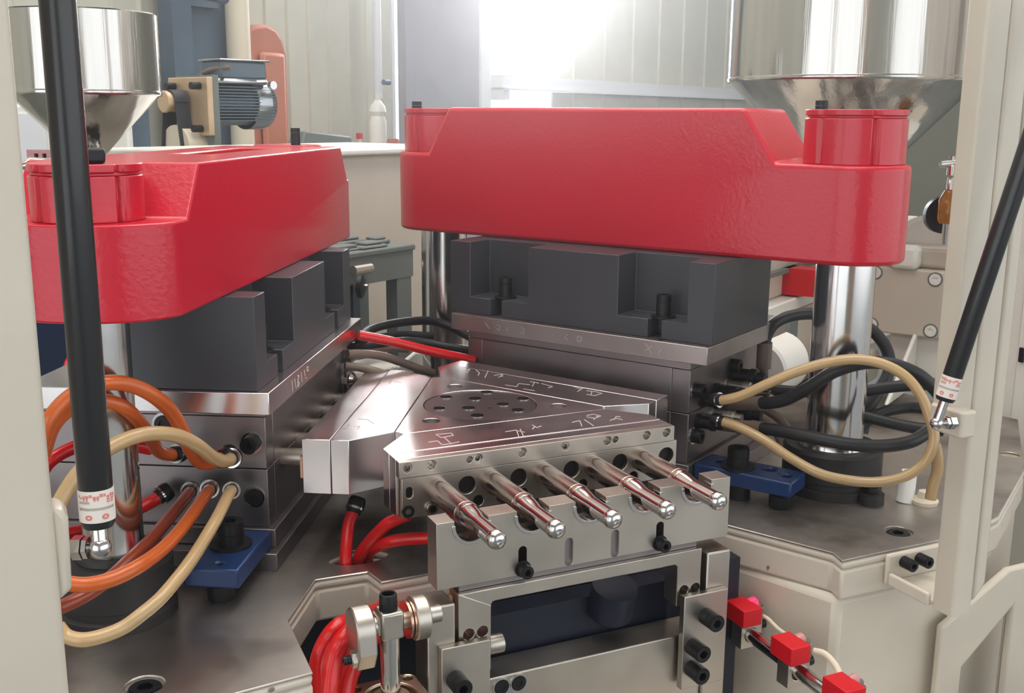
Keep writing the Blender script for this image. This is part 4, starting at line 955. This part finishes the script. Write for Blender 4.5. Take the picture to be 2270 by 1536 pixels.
hopper('large stainless cone hopper behind the right red crossbeam', (11.144, 4.856), 2.72, 9.160, 5.065, 2.657, 0.42, 1.31)


# ------------------------------------------------------------------ motor with belt on its stand
MOC = Vector((-1.291, 17.308, 4.436)); MU = Vector((0.907, 0.421, 0)); MV = Vector((-0.421, 0.907, 0))
def MO(u, v, w):
    q = MOC+MU*(u*1.3)+MV*v
    return (q.x, q.y, q.z+w)

t = thing('electric_motor', 'finned grey electric motor on a tan belt plate', 'motor', MO(0, 0, -1))
MM = lambda u, v, w: MO(u, v, w)
g = G(); g.prism(rrect(-0.95, 0.95, -0.79, 0.79, 0.03), -0.08, 0.06, lambda u, v, w: MO(w, u, v)); part('belt_plate', g, TANP, t, bev=0.003)
ax_ = Vector(MO(1, 0, 0))-Vector(MO(0, 0, 0))
g = G(); g.lathe([(0, 0.2), (0.62, 0.2), (0.62, 1.9), (0, 1.9)], MO(0, 0.1, 0.1), ax_, 48); part('stator', g, MOTOR, t)
for i in range(13):
    z = -0.48+i*0.085
    yy = -sqrt(max(0, 0.74**2-z*z))
    g = G(); g.box((0.35, 1.88), (yy+0.1, 0.1), (0.1+z-0.016, 0.1+z+0.016), MM); part('cooling_fin', g, MOTOR, t)
g = G(); g.lathe([(0.74, 1.85), (0.745, 2.3), (0.70, 2.5), (0.55, 2.62), (0, 2.65)], MO(0, 0.1, 0.1), ax_, 48); part('fan_cowl', g, SHINY, t, 'bright fan cowl', angle=50)
g = G(); g.lathe([(0.62, 0.2), (0.8, 0.2), (0.8, 0.34), (0.62, 0.34)], MO(0, 0.1, 0.1), ax_, 48, True); part('end_shield', g, MOTOR, t)
g = G(); g.box((0.5, 1.7), (-0.55, 0.45), (0.78, 1.26), MM); tb_ = part('terminal_box', g, MOTOR, t, bev=0.006)
g = G(); g.box((0.46, 1.78), (-0.6, 0.5), (1.26, 1.32), MM); part('lid', g, SHINY, tb_, bev=0.004)
g = G(); g.box((0.3, 1.7), (-0.62, 0.6), (0.62, 0.8), MM); part('saddle', g, SHINY, t, bev=0.01)
g = G(); g.cyl(MO(1.7, -0.7, 0.62), MO(1.7, -0.84, 0.62), 0.12, None, 20); part('eye_bolt', g, CHROME, t)
for y in (-0.58, 0.62):
    for z in (-0.6, 0.55):
        g = G(); g.cyl(MO(-0.08, y, z), MO(-0.3, y, z), 0.1, None, 16); part('spacer_stud', g, SCREW, t)
g = G(); g.box((0.06, 0.22), (-0.9, 0.8), (-3.6, 0.85), MM); part('stand_plate', g, GREYP, t)
g = G(); g.lathe([(0, 0), (0.27, 0), (0.3, 0.03), (0.3, 0.1), (0.27, 0.13), (0.27, 0.55), (0, 0.55)], MO(-0.62, 0.15, 0.12), ax_, 32); part('pulley', g, TANP, t)
g = G()
for q in (1, -1):
    pts = []
    lo = MO(0, 0, 0)
    g.prism([(0.15+q*0.30, 0.12), (0.15+q*0.26, 0.16), (0.15+q*0.66, -2.6), (0.15+q*0.72, -2.6)], -0.48, -0.14, lambda u, v, w: MO(w, u, v))
arc_o = [(0.15+0.33*cos(pi*i/14), 0.12+0.33*sin(pi*i/14)) for i in range(15)]
arc_i = [(0.15+0.28*cos(pi*i/14), 0.12+0.28*sin(pi*i/14)) for i in range(15)]
g.prism(arc_o+arc_i[::-1], -0.48, -0.14, lambda u, v, w: MO(w, u, v)); part('drive_belt', g, RUB, t)
g = G(); g.cyl(MO(-0.4, 0.1, -1.2), MO(0.1, 0.1, -1.2), 0.7, None, 32); part('gearbox', g, PIPE, t)
g = G(); g.box((-0.5, 2.2), (-0.9, 1.1), (-3.4, -2.2), MM); part('base_box', g, CREAM, t)
hose('M_cable', 'motor_cable', 'grey flexible conduit entering the motor terminal box', HMUD, 0.07, 'cable')

# ------------------------------------------------------------------ machines and cabinets behind
# cream box and grey bench seen between the two crossbeams
t = thing('cream_cabinet', 'cream machine cabinet seen between the two red crossbeams', 'cabinet', F1(9.5, 6, -12))
g = G(); g.box((8.6, 13), (2.6, 11), (-12, 3.3), F1M); part('body', g, CREAM, t, bev=0.01)
g = G(); g.box((8.4, 13.1), (2.4, 11.1), (3.3, 3.45), F1M); part('lid', g, WHITE, t, bev=0.005)
t = thing('workbench', 'grey steel bench with flat parts on top behind the left mould', 'workbench', F1(7.4, 4.6, -12))
g = G(); g.box((6.55, 8.3), (2.9, 6.35), (1.22, 1.36), F1M); part('top', g, GREYP, t, bev=0.004)
g = G(); g.box((6.6, 6.75), (2.95, 6.3), (0.62, 1.22), F1M); part('apron', g, GREYP, t)
for a in (3.0, 5.75):
    g = G(); g.box((6.62, 6.95), (a, a+0.5), (-12, 0.62), F1M); part('leg', g, GREYP, t)
g = G(); g.box((8.0, 8.2), (2.9, 6.3), (-12, 1.2), F1M); part('back_panel', g, GREYP, t)
g = G(); g.box((7.4, 7.5), (5.05, 5.35), (-12, 1.2), F1M); part('inner_post', g, SLATE, t)
for i, (s, a, w, d) in enumerate(((7.1, 4.35, 0.5, 0.35), (6.95, 5.1, 0.42, 0.3), (7.3, 5.75, 0.3, 0.25), (7.6, 4.9, 0.6, 0.3))):
    g = G(); g.box((s-d, s+d), (a-w, a+w), (1.362, 1.40+0.03*i), F1M)
    g.box((s-d*0.7, s+d*0.5), (a-w*0.5, a+w*0.8), (1.40+0.03*i, 1.47+0.03*i), F1M)
    solo('steel_plate', g, GREYP, ('flat grey plate on the bench nearest the left crossbeam', 'middle flat plate at the front edge of the grey bench', 'small flat plate at the bench end beside the middle column', 'long flat plate at the back of the grey bench')[i], 'plate', F1(s, a, 1.36), 'flat parts on the bench', bev=0.004)
t = thing('bench_valve', 'dark round valve wheel under the grey bench edge', 'valve', F1(6.1, 3.9, 0.7))
vx = Vector(F1(-0.8, 0.5, 0))
g = G(); g.lathe([(0.0, 0), (0.17, 0), (0.25, 0.03), (0.25, 0.12), (0.17, 0.16), (0, 0.16)], F1(6.1, 3.88, 0.72), vx, 24); part('wheel', g, SCREW, t)
g = G(); g.cyl(F1(6.06, 3.9, 0.72), F1(5.9, 4.0, 0.72), 0.06, None, 14); part('hub', g, CHROME, t)
g = G(); g.cyl(F1(6.3, 3.8, 0.75), F1(6.3, 3.8, -0.6), 0.13, None, 14); part('stem', g, SCREW, t)
g = G(); g.cyl(F1(6.5, 4.2, 0.98), F1(6.5, 4.75, 0.98), 0.11, None, 16); part('union', g, SATIN, t)
t = thing('white_guard', 'small white guard plate low behind the indexing head', 'guard', F1(4.8, 3.8, -1.7))
g = G(); g.prism([(3.0, -1.7), (4.6, -1.7), (4.6, -0.62), (4.1, -0.55), (3.4, -0.8), (3.0, -0.9)], 4.7, 4.8, lambda u, v, w: F1(w, u, v)); part('plate', g, WHITE, t, bev=0.004)
t = thing('hose_tray', 'pale tray lying on the bed behind the white head block', 'tray', F1(3.6, 1.2, -1.7))
g = G(); g.prism([(0.4, 3.0), (1.6, 3.0), (1.9, 3.8), (0.8, 4.1), (0.3, 3.7)], -0.25, -0.12, lambda u, v, w: F1(v, u, w)); part('sheet', g, WHITE, t, bev=0.003)
g = G(); g.cyl(F1(3.5, 1.1, -1.7), F1(3.5, 1.1, -0.25), 0.1, None, 12); part('post', g, SATIN, t)
t = thing('end_cap', 'pale round hose coupling beneath the far corner of the left plate', 'coupling', st(2)(-2.4, 3.0, 0.2))
g = G(); g.lathe([(0, 0), (0.17, 0), (0.2, 0.1), (0.2, 0.35), (0.15, 0.45), (0, 0.45)], st(2)(-2.25, 2.95, 0.18), Vector(st(2)(-1, -0.35, 0)), 20); part('body', g, PINKT, t)
t = thing('micro_switch', 'small chrome edged sensor box between left mould and head block', 'switch', st(2)(-1.9, 2.4, -0.5))
g = G(); g.box((-2.2, -1.9), (2.42, 2.56), (-0.5, 0.02), lambda s, a, z: st(2)(s, a, z)); part('case', g, SATIN, t, bev=0.006)
g = G(); g.lathe([(0, 0), (0.11, 0), (0.13, 0.04), (0.08, 0.09), (0, 0.1)], st(2)(-1.75, 2.4, -0.12), Vector(st(2)(0.3, -1, 0)), 16); part('knob', g, POL, t)

# right injection unit and valve block
t = thing('injection_unit', 'long cream injection unit housing behind the right mould', 'machine', F1(0, 12, -1.7))
g = G(); g.box((-1.15, 1.2), (6.9, 22), (-1.7, 0.02), F1M); part('carriage', g, CREAM, t, bev=0.008)
g = G(); g.box((-0.95, 1.2), (6.6, 22), (0.02, 0.30), F1M); part('slide_rail', g, WHITE, t, bev=0.004)
g = G(); g.box((-0.6, 1.0), (7.2, 22), (0.30, 1.3), F1M); part('housing', g, CREAM, t, bev=0.008)
g = G(); g.box((-0.75, -0.6), (7.2, 22), (0.85, 0.95), F1M); part('strip', g, GREYP, t)
g = G(); g.box((-1.3, -1.16), (9.3, 9.9), (-0.65, 0.0), F1M); part('lug', g, GREYP, t, bev=0.006)
g = G(); g.box((-1.35, -0.6), (10.6, 11.2), (0.35, 0.95), F1M); part('red_guard', g, REDP, t, 'red guard corner')
g = G(); g.lathe([(0, 0), (0.55, 0), (0.6, 0.05), (0.6, 1.2), (0.48, 1.3), (0, 1.3)], F1(-1.7, 6.6, -0.52), F1(0, 1, 0), 40); part('barrel_end', g, WHITE, t)
t = thing('valve_block', 'cream square block with four corner screws behind the right column', 'machine block', F1(-3, 12.5, -1.7))
g = G(); g.prism(rrect(-3.78, -2.1, -0.52, 0.98, 0.08), 11.9, 15, lambda u, v, w: F1(u, w, v)); part('block', g, CREAM, t, bev=0.004)
n1v = Vector(F1(0, -1, 0))
for s, z in ((-2.28, 0.84), (-3.58, 0.8), (-2.28, -0.35), (-3.58, -0.35)):
    g = G(); g.lathe([(0.13, 0), (0.16, 0), (0.16, 0.012), (0.13, 0.012)], F1(s, 11.9, z), n1v, 24, True); part('screw_seat', g, GREYP, t)
    g = G(); g.lathe([(0, 0), (0.13, 0), (0.125, 0.03), (0.06, 0.03), (0.06, 0.01), (0, 0.01)], F1(s, 11.9, z), n1v, 24); part('screw_head', g, WHITE, t, 'painted-over screw head')
g = G(); g.box((-4.6, -2.2), (12.2, 15), (0.98, 1.45), F1M); part('ledge', g, CREAM, t, bev=0.01)
g = G(); g.box((-3.2, -2.6), (11.75, 12.2), (0.98, 1.5), F1M); part('hook', g, WHITE, t, bev=0.01)
g = G(); g.lathe([(0.78, -2), (0.8, 0), (0.7, 0.1), (0, 0.1)], F1(-3.1, 13.0, 1.3), n1v, 48); part('round_end', g, WHITE, t)
g = G(); g.box((-4.6, -2.6), (12.2, 15), (-1.7, -0.55), F1M); part('foot', g, WHITE, t, bev=0.01)
g = G(); g.box((-2.4, -1.5), (10.5, 12.4), (-1.7, -1.0), F1M); part('foot', g, CREAM, t, bev=0.01)
g = G(); g.prism([(10.0, -1.7), (12, -1.7), (12, -0.4)], -3.3, -3.2, lambda u, v, w: F1(w, u, v)); part('gusset', g, WHITE, t, bev=0.004)
t = thing('lubricator', 'brass lubricator with amber glass cup beside the right post', 'lubricator', (12.03, 2.65, 2.1))
g = G(); g.lathe([(0, 0), (0.16, 0), (0.2, 0.1), (0.2, 0.5), (0.1, 0.7), (0, 0.72)], (12.03, 2.62, 2.05), (0, 0, 1), 20); part('cup', g, AMBERG, t)
g = G(); g.lathe([(0, 0), (0.07, 0), (0.07, 0.2), (0.05, 0.25), (0.09, 0.3), (0.09, 0.5), (0.05, 0.55), (0.05, 0.7), (0, 0.7)], (12.03, 2.62, 2.77), (0, 0, 1), 16); part('stem', g, CHROME, t)
g = G(); g.cyl((11.8, 2.72, 3.3), (12.1, 2.6, 3.33), 0.08, None, 14); part('tee', g, CHROME, t)
g = G(); g.cyl((12.03, 2.62, 1.6), (12.03, 2.62, 2.05), 0.06, 0.09, 14); part('foot', g, CHROME, t)
t = thing('dark_knob', 'dark round cap behind the amber lubricator cup', 'cap', (12.5, 3.3, 2.0))
g = G(); g.lathe([(0, 0), (0.36, 0), (0.4, 0.08), (0.4, 0.25), (0, 0.25)], (12.3, 3.1, 2.2), Vector(F1(-0.6, -0.8, 0)), 28); part('disc', g, SCREW, t)
t = thing('control_cabinet', 'pale cabinet at the right edge behind the cream post', 'cabinet', (13.5, 0.5, -12))
g = G(); g.box((12.4, 16), (-3.5, 1.4), (-12, 9)); part('body', g, WHITE, t, bev=0.01)
g = G(); g.box((12.3, 12.4), (-3.0, 0.75), (-10, 8)); part('door', g, WHITE, t, bev=0.01)
g = G(); g.box((12.25, 12.3), (0.55, 0.65), (-0.6, -0.3)); part('latch', g, SCREW, t)
# left side: small machine parts and cabinets
t = thing('white_cabinet', 'white cabinet with grey window panel behind the small hopper', 'cabinet', (-4.5, 24, -12))
g = G(); g.box((-9, -2.3), (23, 27), (-12, 4.6)); part('body', g, WHITE, t, bev=0.02)
g = G(); g.prism(rrect(-8.0, -4.9, 2.6, 4.2, 0.25), 22.94, 23.0, lambda u, v, w: (u, w, v)); part('window_panel', g, SILL, t, 'bluish grey panel')
t = thing('drilled_bar', 'pink-white bar with a row of dark square holes behind the red beam', 'bar', (-4.3, 17.3, 3.0))
dv = Vector((2.32, -1.08, 0)); dv.normalize()
bM = lambda u, v, w: (-5.6+dv.x*u-dv.y*w, 17.9+dv.y*u+dv.x*w, v)
g = G(); g.prism(rect(0, 2.9, 2.95, 3.26), 0, 0.15, bM, [rect(x, x+0.11, 3.04, 3.16) for x in (0.2, 0.42, 0.65, 0.9, 1.9, 2.2, 2.45, 2.68)]); part('bar', g, PINKT, t)
g = G(); g.prism(rect(0, 2.9, 2.97, 3.22), 0.13, 0.2, bM); part('back', g, HOLE, t)
g = G(); g.prism(rect(0.2, 2.7, -3, 2.95), 0.0, 0.2, bM); part('carrier', g, WHITE, t)
t = thing('chute', 'bent bright metal chute end above the left clamp collar', 'chute', (-5.6, 7.8, 3.2))
g = G(); g.prism([(-6.0, 3.28), (-5.75, 3.43), (-5.0, 3.38), (-4.9, 3.24), (-5.4, 3.2), (-5.7, 3.14)], 7.4, 7.9, lambda u, v, w: (u, w, v)); part('shell', g, POL, t, bev=0.01)
t = thing('grey_drum_motor', 'grey drum shaped motor at left behind the cream post', 'motor', (-5.9, 7.7, 1.5))
g = G(); g.lathe([(0, 0), (0.42, 0), (0.45, 0.06), (0.45, 1.3), (0, 1.3)], (-6.1, 7.4, 2.55), (0.5, 1, 0), 32); part('drum', g, MOTOR, t)
g = G(); g.box((-6.1, -5.5), (7.2, 8.4), (1.6, 2.1)); part('foot', g, SCREW, t, bev=0.01)
g = G(); g.box((-5.95, -5.7), (7.0, 7.2), (2.25, 2.5)); part('terminal', g, WHITE, t, bev=0.01)
t = thing('blue_panel', 'dark blue machine panel at left below the red crossbeam', 'panel', st(2)(-1, 8, -1.7))
g = G(); g.box((-3.5, 1.5), (7.6, 9.5), (-1.7, 0.95), lambda s, a, z: st(2)(s, a, z)); part('body', g, BLUE, t, bev=0.01)
t = thing('white_cover', 'white side cover with dark holes behind the left gas strut', 'cover', st(2)(1, 6.5, -1.7))
g = G(); g.prism([(0.2, -1.7), (3.6, -1.7), (3.6, -0.85), (0.2, -0.62)], 6.15, 6.3, lambda u, v, w: st(2)(u, w, v), [circle(1.6, -1.0, 0.06, 12), circle(2.2, -1.25, 0.1, 12)]); part('face', g, WHITE, t, bev=0.006)
g = G(); g.box((0.2, 3.6), (6.3, 7.4), (-1.7, -0.75), lambda s, a, z: st(2)(s, a, z)); part('box', g, WHITE, t, bev=0.006)
